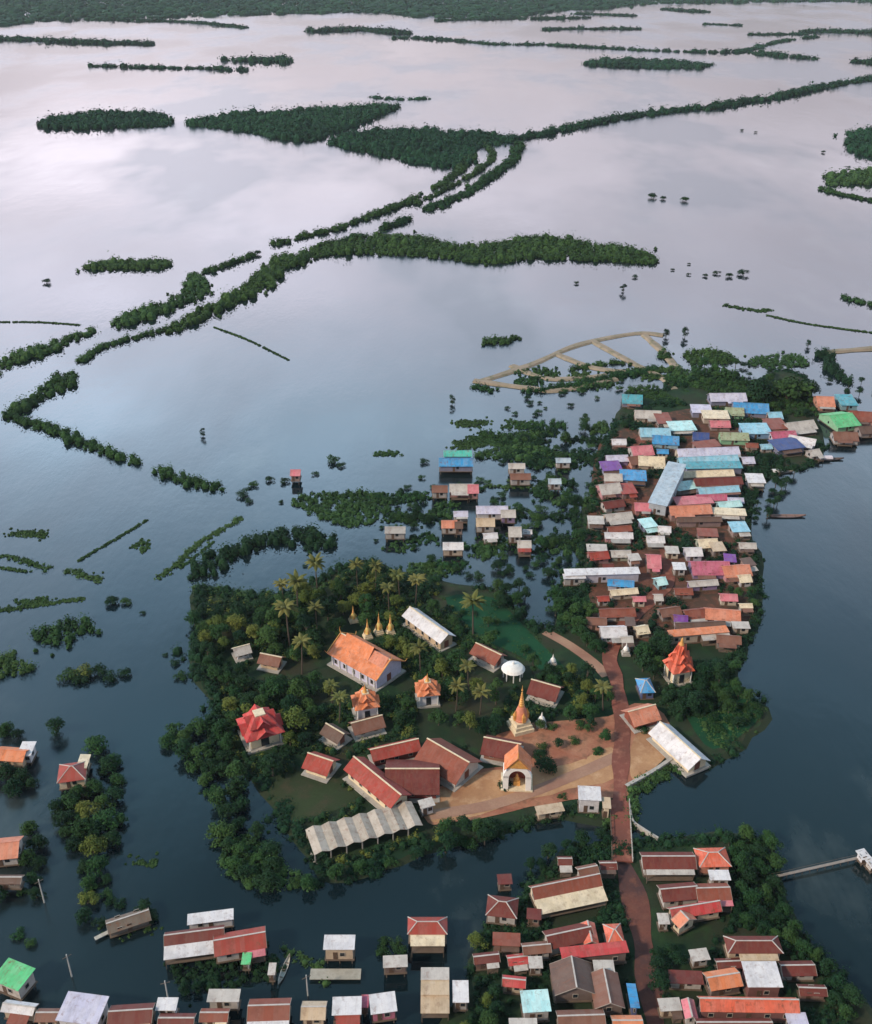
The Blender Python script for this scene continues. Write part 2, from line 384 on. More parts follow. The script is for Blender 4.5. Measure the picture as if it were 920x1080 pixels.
# pond dykes north of the market
DY = [([(502,404),(560,385),(610,364),(670,352),(700,354)], 'long pale earth dyke along the north rim of the fish ponds'),
      ([(540,386),(580,400),(640,396)], 'short earth dyke between the two western fish ponds'),
      ([(585,373),(625,388),(660,392)], 'earth dyke crossing the middle fish ponds'),
      ([(625,360),(665,382),(700,400),(712,412)], 'earth dyke slanting from the north rim to the village'),
      ([(500,402),(560,410),(590,412),(650,400)], 'grey earth dyke closing the fish ponds to the south'),
      ([(680,354),(700,372),(715,390)], 'thin earth dyke at the east end of the fish ponds'),
      ([(868,372),(920,368),(960,366)], 'faint earth dyke behind the coloured roofs on the right')]
for i_, (l, lab) in enumerate(DY): ribbon('earth_dyke', l, 2.6, .66+.035*i_, M_dyke, lab, 'dyke', bank=1.4, jag=.7)
for l, lab, wd in [([(660,832),(690,815),(712,800)], 'white concrete quay edge beside the bridge', .9), ([(664,852),(667,868),(678,877),(694,887)], 'thin pale walkway running down from the bridge head', .45)]:
    ribbon('quay_wall', l, wd, 1.1, M_conc, lab, 'quay', kind='thing', bank=.2)

# ------------------------------------------------------------------ foliage generators
def hemi(n, flat=.0):
    v = nr.normal(size=(n, 3)); v /= np.linalg.norm(v, axis=1)[:, None]; v[:, 2] = np.abs(v[:, 2])*(1-flat) + flat*.2; return v
def lumps_to_mesh(name, lumps, q, mat, k, bias=.5):
    """lumps: (x, y, r, h) crowns standing on the ground"""
    l = np.array(lumps); N_ = len(l)*k
    i = np.repeat(np.arange(len(l)), k); d = hemi(N_)
    rad = nr.uniform(.6, 1.0, N_)+np.abs(nr.normal(size=N_))*.22
    hh = l[i, 3]
    c = np.stack([l[i, 0]+d[:, 0]*l[i, 2]*rad, l[i, 1]+d[:, 1]*l[i, 2]*rad, .1+(.12+.88*d[:, 2]*rad)*hh], 1)
    n = d + nr.normal(size=(N_, 3))*.35; n[:, 2] += bias
    size = nr.uniform(.7, 1.3, N_)*(q if not hasattr(q, '__len__') else np.asarray(q)[i])
    ex = MB(); ring = [(math.cos(k*math.pi/3), math.sin(k*math.pi/3)) for k in range(6)]
    for X, Y, r_, h_ in lumps:            # solid heart of each clump, so that no water shows through it
        o = len(ex.v); a_ = .62*r_
        ex.v += [(X+cx*a_, Y+cy*a_, -.05) for cx, cy in ring] + [(X+cx*a_*.95, Y+cy*a_*.95, h_*.36) for cx, cy in ring] + [(X+cx*a_*.5, Y+cy*a_*.5, h_*.60) for cx, cy in ring] + [(X, Y, h_*.68)]
        for j in (0, 6): ex.f += [(o+j+k, o+j+(k+1) % 6, o+j+6+(k+1) % 6, o+j+6+k) for k in range(6)]
        ex.f += [(o+12+k, o+12+(k+1) % 6, o+18) for k in range(6)]
    return quads_mesh(name, c, n, size, mat, ex)
def thicket(name, poly_px, r, h, mat, label, cat, quads=26, spacing=1.25, skip=.05, base=True, bm=None, edge=.55):
    g = [(v.x, v.y) for v in pts(poly_px)]; sg = smooth_poly(g)
    xs = [p[0] for p in sg]; ys = [p[1] for p in sg]; l = []
    s = r*spacing; y = min(ys)
    while y < max(ys):
        x = min(xs)
        while x < max(xs):
            X, Y = x+rng.uniform(-.5,.5)*s, y+rng.uniform(-.5,.5)*s
            if inside(X, Y, sg) and rng.random() > skip:
                k = rng.choice((rng.uniform(.35, .8), rng.uniform(.7, 1.2), rng.uniform(.9, 1.55)))*(1+.6*noise.noise((X*.04, Y*.04, 0)))
                l.append((X, Y, r*k, h*k*rng.uniform(.55, 1.3)))
            x += s
        y += s
    n = len(sg)
    for i in range(n):                    # ragged rim
        if rng.random() < edge:
            k = rng.uniform(.2, .8); l.append((sg[i][0]+rng.gauss(0,1)*r*1.3, sg[i][1]+rng.gauss(0,1)*r*1.6, r*k, h*k))
    me = lumps_to_mesh(name, l, q_at(np.array([p[1] for p in l]), r), mat, quads)
    o = link(me, name); tag(o, label, cat, None, 'stuff')
    return o
def q_at(y, r):
    # leaf clumps of about a pixel and a half where they stand
    dist = np.sqrt(y**2 + H**2); return np.maximum(r*.30, dist/F*1.6)
def hedge(name, line_px, width, r, h, mat, label, cat='hedgerow', quads=22, gap=.15):
    g = smooth_poly([(v.x, v.y) for v in pts(line_px)], False, 6); l = []
    for a_, b_ in zip(g[:-1], g[1:]):
        d = math.hypot(b_[0]-a_[0], b_[1]-a_[1]); n = max(1, int(d/(r*.62)*max(1, width/(1.1*r))))
        for k in range(n):
            t_ = rng.random(); x = a_[0]+(b_[0]-a_[0])*t_; y = a_[1]+(b_[1]-a_[1])*t_
            if gap > 0 and noise.noise((x*.6/r*.15, y*.6/r*.15, 5)) < gap-.50: continue
            if rng.random() < gap*.5: continue
            kk = rng.choice((rng.uniform(.25, .7), rng.uniform(.5, 1.1), rng.uniform(.7, 1.45)))
            l.append((x+rng.gauss(0,.36)*width, y+rng.gauss(0,.36)*width, r*kk, h*kk*rng.uniform(.6, 1.3)))
    if not l: return
    o = link(lumps_to_mesh(name, l, q_at(np.array([p[1] for p in l]), r), mat, quads), name)
    tag(o, label, cat, None, 'stuff'); return o

# ---- far forest and flooded scrub (masses nobody could count)
thicket('far_forest', [(-80,-22),(500,-24),(1000,-22),(1000,3),(880,2),(700,4),(640,9),(565,14),(540,20),(460,19),(400,14),(250,16),(120,20),(40,23),(-80,25)], 16, 9, M_far, 'dark green flooded forest along the far horizon', 'forest', quads=10, spacing=1.5)
FARL = [([(-40,40),(60,44),(160,47)],26,8,'dark far hedgerow line at the upper left'), ([(110,21),(200,24),(260,30)],14,6,'faint thin far hedgerow under the forest at left'),
 ([(330,33),(380,32),(430,36)],30,9,'short dark far tree clump in the upper middle'), ([(415,40),(470,42),(520,47),(585,48),(650,52),(720,55),(785,55)],12,6,'long thin far hedgerow across the upper right'),
 ([(785,55),(840,61),(880,63),(960,70)],16,7,'thicker end of the far hedgerow at the right edge'), ([(780,55),(830,43),(862,39)],9,5,'slanting far hedgerow branching up at right'),
 ([(850,33),(880,34),(960,35)],26,8,'dark far hedgerow at the right edge near the forest'), ([(790,37),(850,36)],9,5,'faint far hedgerow remnant at the upper right'),
 ([(570,31),(675,31)],14,6,'short straight far hedgerow left of the upper right corner'), ([(700,10),(745,13)],16,6,'tiny far thicket beneath the forest at right'),
 ([(605,15),(670,17)],16,6,'small far thicket close under the forest'), ([(740,26),(782,27)],9,5,'tiny far hedgerow above the long thin one'),
 ([(460,22),(540,20),(625,19)],12,6,'faint far hedgerow skirting the forest'), ([(250,64),(305,64)],34,9,'dense far clump in the upper left quarter'),
 ([(95,70),(180,72),(260,74)],12,6,'thin far hedgerow left of the dense clump'), ([(380,100),(410,105),(458,104)],7,4,'small dark hedgerow stub above the green triangle')]
for l, wd, h_, lab in FARL: hedge('hedgerow', l, wd, 6.0, h_*.8, M_far, lab, quads=12, gap=.05)
def thk(poly, r, h_, mat, lab, cat='thicket', **k): return thicket('flooded_thicket', poly, r, h_, mat, lab, cat, **k)
thk([(618,68),(640,64),(700,65),(748,69),(730,73),(660,72)], 6, 6, M_far, 'long low flooded thicket island in the upper right', quads=14)
thk([(38,131),(70,123),(110,120),(165,121),(182,129),(170,134),(100,136),(60,136)], 4, 5, M_far, 'long flooded thicket left of the green triangle', quads=18)
thk([(193,130),(260,121),(340,116),(420,112),(398,124),(350,142),(320,150),(250,138)], 4.2, 5.5, M_far, 'big triangular flooded thicket in the upper left half', quads=18)
thk([(345,150),(400,139),(480,140),(530,144),(545,150),(505,157),(490,178),(440,172),(380,160)], 4, 5.5, M_far, 'flooded thicket where the canals meet', quads=18)
thk([(300,284),(312,270),(350,256),(400,249),(440,250),(480,259),(520,258),(570,251),(620,258),(670,264),(692,272),(680,279),(620,275),(560,274),(520,279),(470,273),(420,270),(370,268),(330,274)], 2.6, 3.6, M_leaf, 'long curved flooded thicket band across the middle of the lake', quads=26)
thk([(300,272),(298,290),(282,308),(245,322),(215,338),(180,352),(185,340),(215,326),(250,308),(270,290),(285,275)], 2.6, 3.6, M_leaf, 'thicket strip curving down left from the long band', quads=26)
thk([(115,341),(150,327),(185,314),(198,292),(210,290),(222,305),(212,315),(190,324),(150,340),(125,346)], 2.2, 2.8, M_farg, 'yellow green thicket strip beside the curving band', quads=26)
thk([(-30,395),(10,376),(50,362),(100,347),(95,354),(50,374),(15,386),(-30,410)], 2.2, 2.6, M_farg, 'yellow green thicket strip at the left edge', quads=26)
thk([(5,436),(28,422),(60,398),(80,394),(78,408),(50,420),(20,438)], 2.2, 3.2, M_leaf, 'dark thicket at the left end of the diagonal hedgerow', quads=26)
thk([(88,284),(110,277),(170,275),(180,281),(130,285)], 2.4, 2.8, M_farg, 'low lone thicket on the open water at left', quads=22)
thk([(893,146),(915,137),(960,130),(960,165),(905,163)], 4.5, 6, M_far, 'dark thicket corner at the right edge', quads=18)
thk([(872,191),(885,183),(960,178),(960,190),(885,196)], 3.4, 4, M_farg, 'thicket strip below the dark corner at the right edge', quads=18)
thk([(305,528),(340,519),(400,521),(414,532),(398,548),(370,556),(335,546)], 1.4, 1.3, M_farg, 'pale green flooded reed island north of the temple', quads=30)
thk([(505,456),(535,457),(562,463),(558,468),(525,463)], 1.6, 1.8, M_leaf, 'thin dark reed strip above the grey roofed cluster', quads=24)
thk([(500,478),(550,470),(575,474),(560,484),(510,484)], 1.7, 1.6, M_farg, 'olive reed patch behind the blue and green roof', quads=24)
thk([(702,398),(735,388),(770,392),(782,402),(745,408),(705,408)], 1.5, 2.0, M_leaf, 'ragged scrub at the north end of the market village', quads=28, skip=.35)
thk([(720,374),(748,371),(775,376),(765,384),(735,384)], 1.6, 1.8, M_leaf, 'small olive reed patch north of the market village', quads=26, skip=.2)
thk([(790,380),(815,374),(850,378),(845,388),(800,388)], 1.4, 1.2, M_farg, 'thin reed patch behind the large spreading tree', quads=20, skip=.3)
thk([(30,672),(60,658),(97,656),(88,670),(60,684)], 1.9, 2.8, M_leaf, 'diamond shaped flooded thicket at left', quads=40)
thk([(-20,692),(30,697),(38,706),(0,716),(-20,716)], 1.6, 2.2, M_farg, 'thicket at the left edge below the diamond one', quads=40)
HED = [([(515,151),(560,144),(600,136),(645,127),(700,119),(745,115)],11,4,5,M_far,'dense tree hedgerow running right from the canal junction',.0),
 ([(745,115),(790,107),(820,103),(870,92),(960,78)],11,4,5,M_far,'broken far end of the diagonal tree hedgerow',.12),
 ([(500,163),(480,185),(440,208),(400,225),(350,243),(320,250),(290,259)],5,2.6,3.2,M_leaf,'dotted bush row on the upper bank of the canal',.26),
 ([(548,152),(542,168),(520,185),(490,205),(450,222),(415,238),(345,262)],6,2.6,3.4,M_leaf,'bush row on the lower bank of the canal',.2),
 ([(510,152),(520,165),(505,180),(478,196),(440,215)],3,2.4,3.0,M_leaf,'short bush row in the middle of the canal',.2),
 ([(270,268),(240,280),(215,288)],3,2.2,2.6,M_leaf,'small bush row left of the canal',.2),
 ([(185,345),(150,355),(115,364),(85,382)],3,1.8,2.0,M_farg,'light sparse bush row below the canal',.25),
 ([(8,440),(60,455),(100,472),(150,490),(190,505),(230,516)],4.2,1.8,2.4,M_leaf,'diagonal dark hedgerow on the left half of the lake',.1),
 ([(866,199),(890,206),(960,220)],4,2.2,2.2,M_leaf,'thin dark hedgerow at the right edge',.1),
 ([(887,314),(905,318),(960,330)],4,2,2.2,M_leaf,'short hedgerow at the right edge above the village',.1),
 ([(512,363),(545,358)],5,1.7,2.0,M_leaf,'stub of hedge north west of the fish ponds',.05),
 ([(205,607),(222,596),(245,583),(275,571),(310,566),(352,576)],6.4,1.9,3.4,M_leafd,'thick curved hedgerow above the temple island',.0),
 ([(500,408),(545,414),(600,408),(650,398),(700,388)],3.5,1.8,2.2,M_leaf,'hedge along the fish pond dyke',.25),
 ([(700,372),(712,392),(740,408)],4,1.8,2.6,M_leaf,'hedge slanting into the north of the village',.15),
 ([(872,372),(878,390),(895,405)],5,2,3.6,M_leafd,'dark hedge above the coloured roofs at right',.05),
 ([(590,392),(640,384),(665,384)],2.6,1.4,1.6,M_leaf,'light hedge in the fish ponds',.3),
 ([(205,620),(250,627),(310,634),(345,618)],3.2,1.4,1.6,M_farg,'thin grassy spit at the north west tip of the island',.0)]
for l, wd, r_, h_, m_, lab, gp in HED: hedge('hedgerow', l, wd, r_, h_, m_, lab, quads=30, gap=gp)
def reeds(l, wd, lab, m=None): hedge('reed_strip', l, wd*.8, .9 if wd > 2.2 else .5, .5 if wd > 2.2 else .3, m or M_farg, lab, 'reeds', quads=12, gap=.0)
reeds([(168,610),(190,592),(215,570),(256,546)], 2.6, 'narrow straight reed strip left of the curved hedgerow')
reeds([(190,600),(225,572)], .8, 'faint reed line between strip and hedgerow')
reeds([(-20,585),(20,590),(52,600)], 2.4, 'pale reed strip at the left edge')
reeds([(-20,596),(30,603)], 1.2, 'thin reed line under the pale strip at the left edge')
reeds([(70,601),(85,606),(108,611)], 3.0, 'short broad reed patch in the pale water')
reeds([(82,592),(120,570),(156,548)], .9, 'long faint reed line slanting up from the pale water')
reeds([(-20,646),(30,640),(90,631)], 1.8, 'thin reed line near the left edge above the thickets')
reeds([(225,345),(260,358),(305,380)], .5, 'very faint reed line below the canal')
reeds([(-20,340),(40,340),(85,343)], .8, 'faint straight reed line at the left edge')
reeds([(765,322),(800,328),(808,326)], 3.0, 'short reed strip on the open water at right')
reeds([(810,333),(860,343),(960,356)], .9, 'long faint reed line at the upper right of the village')
reeds([(395,480),(420,478)], 4, 'pale floating weeds right of the bush pair')

# ------------------------------------------------------------------ buildings
C = dict(red=(.34,.045,.030), dred=(.15,.027,.020), brick=(.24,.060,.034), rust=(.20,.085,.055), brown=(.12,.070,.052), orange=(.66,.20,.075),
    salmon=(.60,.21,.12), pink=(.58,.16,.19), magenta=(.48,.10,.17), white=(.60,.58,.59), pale=(.46,.42,.38), tan=(.50,.37,.24), cream=(.68,.56,.38),
    blue=(.03,.27,.55), sky=(.24,.50,.62), teal=(.06,.33,.40), cyan=(.42,.70,.70), navy=(.035,.07,.22), green=(.10,.52,.20), jade=(.03,.40,.28),
    violet=(.17,.05,.28), lilac=(.50,.48,.60), grey=(.36,.34,.32), dgrey=(.13,.12,.12), bluegrey=(.36,.45,.52), thatch=(.16,.125,.095), ored=(.66,.12,.06), crim=(.50,.045,.045), yellow=(.70,.50,.16), olive=(.30,.36,.22))
PXB = []             # roofs as the photo shows them (x, y, width, depth in photo pixels)
BOXES = []           # footprints (x, y, r) kept free of trees
def gable(mb, L_, W, z, rise, oh=.45, th=.10, mi=0):
    a, b = L_/2+oh, W/2+oh; dz = rise*oh/(W/2)
    for s in (-1, 1):
        q = [(-a, s*b, z-dz), (a, s*b, z-dz), (a, 0, z+rise), (-a, 0, z+rise)]
        if s > 0: q = q[::-1]
        mb.slab(q, th, mi)
def gable_walls(mb, L_, W, z0, h, rise):
    a, b = L_/2, W/2; z = z0+h
    v = [(-a,-b,z0),(a,-b,z0),(a,b,z0),(-a,b,z0),(-a,-b,z),(a,-b,z),(a,b,z),(-a,b,z),(-a,0,z+rise-.12),(a,0,z+rise-.12)]
    mb.add(v, [(0,3,2,1),(0,1,5,4),(2,3,7,6),(1,2,6,9,5),(3,0,4,8,7),(4,5,9,8),(6,7,8,9)])
def window(root, x, y, z, ww, hh, nx, ny, fine=True, frame=None):
    """window on a wall at (x,y), outward direction (nx,ny)"""
    rz = math.atan2(ny, nx)-math.pi/2; mbf = MB(); t_ = .07
    tx, ty = -ny, nx
    ox, oy = nx*.03, ny*.03
    if fine:
        for u in (-1, 1): mbf.box(x+tx*u*ww/2+ox, y+ty*u*ww/2+oy, z-t_, t_*1.4, .10, hh+2*t_, rz)
        for zz in (z-t_, z+hh): mbf.box(x+ox, y+oy, zz, ww-t_*1.4, .10, t_, rz)
        wdo = mbf.build('window', frame or M_frame, root)
        p = MB(); p.box(x+nx*.012, y+ny*.012, z, ww-.1, .03, hh, rz); p.build('pane', M_glass, wdo)
    else:
        mbf.box(x+nx*.02, y+ny*.02, z, ww, .06, hh, rz); mbf.build('window', M_glass, root)
def house(px, py, wp, dp, rot, label, roof, wall='pale', h=2.5, deck=None, form='gable', along='x', fine=None, name='stilt_house', ext=None, tile=False, group=None, porch=True, cat='house', rise=None):
    if fine is None: fine = py > 900
    if deck is None: deck = 1.5 if py > 900 or py < 560 else 1.0
    zr = deck+h+.5
    c = P(px, py, zr); sc_ = ppm(py, zr)
    L_ = wp/sc_; a, b = P(px, py-dp/2, zr), P(px, py+dp/2, zr); W = abs(a.y-b.y)
    W = max(2.6, W*.92)
    if along == 'y': L_, W = W, L_; rot += 90
    BOXES.append((c.x, c.y, .5*max(L_, W))); PXB.append((px, py, wp, dp))
    rt = empty(name, (c.x, c.y, 0), R(rot)); tag(rt, label, cat, group)
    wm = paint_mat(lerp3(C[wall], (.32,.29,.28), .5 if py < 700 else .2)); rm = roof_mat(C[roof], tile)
    iL, iW = L_-.9, W-.9
    # floor on posts
    q = MB(); q.box(0, 0, deck-.2, L_-.3, W-.3, .2); q.build('floor', M_wood, rt)
    nx_ = 3 if L_ > 6 else 2
    if fine or py > 640:
        for i in range(nx_):
            for s in (-1, 1):
                q = MB(); x = -iL/2+.2+i*(iL-.4)/(nx_-1); q.tube((x, s*(iW/2-.2), -.8), (x, s*(iW/2-.2), deck-.2), .13, .13, 6); q.build('stilt', M_wood, rt)
    else:
        for sx in (-1, 1):
            for s in (-1, 1): q = MB(); q.tube((sx*(iL/2-.3), s*(iW/2-.2), -.8), (sx*(iL/2-.3), s*(iW/2-.2), deck-.2), .14, .14, 5); q.build('stilt', M_wood, rt)
    if form == 'gable':
        rs = rise or min(2.4, W*.27); q = MB(); gable_walls(q, iL, iW, deck, h, rs*iW/W); q.build('wall', wm, rt)
        q = MB(); gable(q, L_-.9, W-.9, deck+h, rs*iW/W)
        ro = q.build('roof', rm, rt)
        q = MB(); zt = deck+h+rs*iW/W+.02; q.box(0, 0, zt, L_+.05, .3, .08); q.build('ridge_cap', rm if not fine else paint_mat(C['pale']), ro)
        if fine:
            for s in (-1, 1):
                q = MB(); bb = (W-.9)/2+.45; dz = rs*iW/W*.45/(iW/2)
                for ss in (-1, 1):
                    q.add([(s*(L_/2+.02), ss*bb, deck+h-dz-.16), (s*(L_/2+.02), ss*bb, deck+h-dz+.04), (s*(L_/2+.02), 0, zt-.0), (s*(L_/2+.02), 0, zt-.2),
                           (s*(L_/2+.07), ss*bb, deck+h-dz-.16), (s*(L_/2+.07), ss*bb, deck+h-dz+.04), (s*(L_/2+.07), 0, zt-.0), (s*(L_/2+.07), 0, zt-.2)],
                          [(0,1,2,3),(7,6,5,4),(0,4,5,1),(1,5,6,2),(3,2,6,7)])
                q.build('barge_board', M_frame, ro)
    elif form == 'hip':
        rs = rise or W*.28; q = MB(); q.box(0, 0, deck, iL, iW, h); q.build('wall', wm, rt)
        a, b, z, k = L_/2, W/2, deck+h-.12, min(L_, W)/2*.92
        q = MB(); q.add([(-a,-b,z),(a,-b,z),(a,b,z),(-a,b,z),(-a+k,0,z+rs),(a-k,0,z+rs),(-a,-b,z-.1),(a,-b,z-.1),(a,b,z-.1),(-a,b,z-.1)],
            [(0,1,5,4),(2,3,4,5),(1,2,5),(3,0,4),(6,9,8,7),(0,6,7,1),(1,7,8,2),(2,8,9,3),(3,9,6,0)]); ro = q.build('roof', rm, rt)
        q = MB()
        for p0, p1 in (((-a+k,0,z+rs),(a-k,0,z+rs)), ((-a,-b,z),(-a+k,0,z+rs)), ((a,-b,z),(a-k,0,z+rs)), ((-a,b,z),(-a+k,0,z+rs)), ((a,b,z),(a-k,0,z+rs))): q.tube(p0, (p1[0]+.001, p1[1], p1[2]), .12, .12, 5)
        q.build('ridge_cap', paint_mat(C['pale']), ro)
    else:                                 # one low slope, higher at the back
        q = MB(); q.box(0, 0, deck, iL, iW, h); q.build('wall', wm, rt)
        q = MB(); a, b, z = L_/2, W/2, deck+h+.18
        q.slab([(-a,-b,z), (a,-b,z), (a,b,z+W*.09), (-a,b,z+W*.09)], .1); ro = q.build('roof', rm, rt)
    # openings on the long sides and gable ends
    nw = max(1, int(iL/3.2)) if (fine or py > 640) else 1
    for s in (-1, 1):
        for i in range(nw):
            x = -iL/2 + iL*(i+.5)/nw + (.6 if s < 0 and nw == 1 else 0)
            if s < 0 and i == nw//2 and nw > 1: continue
            if x > iL/2-.6: x = iL/2-.7
            window(rt, x, s*iW/2, deck+.9, min(1.0, iL/nw*.45), 1.0, 0, s, fine)
    for s in (-1, 1): window(rt, s*iL/2, 0, deck+.9, min(1.0, iW*.35), 1.0, s, 0, fine)
    dx = 0 if nw > 1 else -min(.8, iL*.25)
    q = MB(); q.box(dx, -iW/2-.02, deck, .9, .08, 2.0)
    do = q.build('door', paint_mat((.10,.06,.04), .6, .3), rt)
    if fine: q = MB(); q.box(dx+.32, -iW/2-.08, deck+.95, .06, .06, .14); q.build('handle', M_conc, do)
    if ext:                               # lean-to in front: (roof colour, depth metres, share of length, offset)
        ec, dd, shl, off = ext; Le = L_*shl; x0 = off*(L_-Le)/2; z = deck+h-.25
        q = MB(); y0 = -W/2-.02; q.slab([(x0-Le/2, y0-dd, z-dd*.25), (x0+Le/2, y0-dd, z-dd*.25), (x0+Le/2, y0+.3, z+.05), (x0-Le/2, y0+.3, z+.05)], .08)
        q.build('porch_roof', roof_mat(C[ec]), rt)
        q = MB(); q.box(x0, y0-dd/2+.2, deck-.22, Le-.3, dd-.1, .18); q.build('porch_floor', M_wood, rt)
        for s in (-1, 1):
            q = MB(); q.box(x0+s*(Le/2-.25), y0-dd+.3, -.5, .14, .14, z+.4-dd*.25); q.build('porch_post', M_wood, rt)
    return rt

# bottom row and the southern village
hs = house
hs(205,984,62,17,9,'long red roofed house with broad white eave strips at the bottom left','dred','pale',form='gable',rise=1.2,ext=('white',2.6,1.0,0))
hs(222,966,48,8,9,'narrow white lean-to behind the red and white striped roof','white','white',form='shed',h=2.2)
hs(253,990,54,26,12,'dark red roofed house right of the striped red and white one','red','pale',ext=('pink',1.4,.35,.9))
hs(260,1010,10,7,0,'tiny green roofed shed under the dark red house','green','pale',form='shed',h=1.8,porch=False)
hs(287,1021,8,10,0,'small whitish hut standing in the water right of the red house','pale','grey',form='shed',h=2)
hs(358,993,33,16,0,'square white roofed house alone on the water above the bottom row','white','tan',form='shed',h=3.2)
hs(417,1013,26,12,3,'small pinkish grey roofed hut between the white and the red roofed houses','pale','brown',form='shed',h=2)
hs(451,974,42,20,0,'red hipped roof house with cream yellow front on the open water','red','cream',form='hip',h=3.0,ext=('cream',2.2,.85,.1))
hs(459,1037,30,24,0,'pinkish tan house with a dark red stripe across its middle','tan','rust',form='shed',ext=('tan',3.0,1,0))
hs(459,1026,30,5,0,'thin pale lean-to topping the tan striped house','pale','pale',form='shed',h=2.9)
hs(486,1045,17,24,0,'narrow white roof beside the tan striped house','white','grey',form='shed')
hs(530,954,33,24,-8,'rounded looking dark red hipped roof in the water near the right channel','dred','pale',form='hip',tile=True)
hs(597,932,76,18,14,'long red tiled house with a tan front veranda below the bridge','brick','cream',tile=True,ext=('cream',3.0,1,0),rise=1.8)
hs(620,915,22,12,14,'brown roofed kitchen hut behind the long tan fronted house','rust','pale')
hs(14,1027,36,26,-22,'bright green roof at the bottom left corner','green','pale',form='shed',h=3)
hs(20,1060,36,14,-8,'white and tan roofed house under the bright green one','white','tan',ext=('brick',1.8,.6,.6))
hs(87,1063,46,32,-8,'large pale lilac sheet roof in the bottom row','lilac','white',form='shed',h=3)
hs(50,1068,24,16,0,'rust red roof left of the large lilac sheet roof','rust','tan')
hs(138,1067,46,24,4,'dark red roof right of the large lilac sheet roof','dred','tan',ext=('tan',1.2,.5,.9))
hs(176,1058,22,7,0,'small white awning roof between two dark red bottom houses','white','white',form='shed')
hs(186,1074,38,18,0,'dark red roof under the small white awning','dred','pale')
hs(236,1049,34,10,0,'pale grey green sheet roof above a red one in the bottom row','pale','pale',form='shed')
hs(226,1068,30,16,0,'rust red roof with cream patch in front of the pale grey green sheet','brick','cream',ext=('cream',1.4,.4,.9))
hs(284,1062,44,26,2,'broad red roof with white gutter right of the cream patched one','brick','white',ext=('white',1.4,1,0))
hs(331,1063,26,22,0,'small tan roof between the broad red roof and two white ones','tan','tan')
hs(366,1060,31,20,2,'left one of the two white roofs in the middle of the bottom row','white','red',form='shed',ext=('red',1.5,.8,.5))
hs(404,1057,28,22,9,'right one of the two white roofs in the middle of the bottom row','white','magenta',form='shed')
hs(385,1055,8,10,0,'tiny magenta awning between the two white roofs','magenta','violet',form='shed',h=1.8)
hs(565,1055,30,24,4,'light cyan roof left of the brown roof cluster','cyan','grey',form='shed',h=3)
hs(565,1014,15,12,0,'small grey white hut above the cyan roof','pale','grey',form='shed',h=2)
hs(552,1080,30,12,0,'pinkish white roof cut by the bottom edge left of the brown cluster','pale','magenta',form='shed')
hs(566,997,30,14,6,'rust roofed hut at the left end of the crimson roofed row','rust','pale')
hs(600,984,50,22,14,'dark red tiled roof in the crimson roofed row','dred','pale',tile=True)
hs(627,1001,72,11,7,'long crimson awning roof in front of the dark red tiled roof','crim','brown',form='shed',h=3.2)
hs(622,982,16,24,3,'orange roof slope with pale edges between two crimson roofs','ored','pale',along='y')
hs(648,983,19,24,3,'orange square roof with white top edge beside the village street','ored','white',form='hip')
hs(637,1018,22,12,0,'small roof with white speckled tarp beneath the crimson awning','pale','dred',form='shed')
hs(605,1030,46,36,2,'large brown roof below the crimson awning','brown','brown',along='y')
hs(640,1042,32,40,2,'rusty brown long roof beside the blue narrow roof','rust','brown',along='y')
hs(613,1072,50,22,2,'pinkish brown roof cut by the bottom edge','rust','tan')
hs(662,1077,32,20,0,'orange red roof at the bottom edge beside the street','orange','tan')
hs(668,1049,10,28,0,'narrow bright blue roof standing beside the village street','blue','navy',form='shed',along='y')
hs(705,905,56,20,0,'dark maroon roofed row with pale front on the right of the street','dred','pale',tile=True,ext=('pale',1.2,.9,0))
hs(752,902,34,22,2,'orange tiled house with pinkish rim near the green meadow','ored','salmon',form='hip',tile=True)
hs(716,938,40,20,6,'maroon roof in the right bank cluster','dred','pale',tile=True)
hs(752,938,36,20,2,'brick red roof under a pale strip in the right bank cluster','brick','pale',tile=True,ext=('pink',1.2,1,0))
hs(759,922,22,5,0,'narrow pale strip roof at the back of the right bank cluster','white','pale',form='shed')
hs(733,956,56,14,11,'bright crimson roof across the right bank cluster','crim','tan',form='gable',rise=1.4)
hs(722,967,24,12,30,'small salmon gable at the front of the crimson roof','salmon','cream',along='y')
hs(700,968,12,7,0,'tiny pale hut left of the salmon gable','pale','pale',form='shed',h=2)
hs(738,1006,20,6,8,'little grey awning among the trees left of the white square roof','pale','grey',form='shed',h=2)
hs(795,994,58,20,0,'brown red ridged roof above the white square roof','dred','tan',form='hip',tile=True,ext=('tan',1.3,.7,.3))
hs(804,1027,37,28,0,'white square sheet roof above the long orange red roof','white','dred',form='shed',h=3.4)
hs(763,1030,36,22,10,'rusty orange roof left of the white square roof','orange','brown')
hs(790,1056,104,18,-1,'long bright orange red roof near the bottom right','ored','dred',rise=1.6,h=3.4,name='shop_house')
hs(728,1062,14,22,0,'narrow pinkish red roof at the left end of the long orange red roof','pink','pale',along='y')
hs(775,1078,80,14,0,'maroon roof with white posts in front of the long orange red roof','dred','white',h=3)
hs(841,1074,22,10,0,'pale bluish roof at the lower right end of the orange red roof','lilac','pale',form='shed')
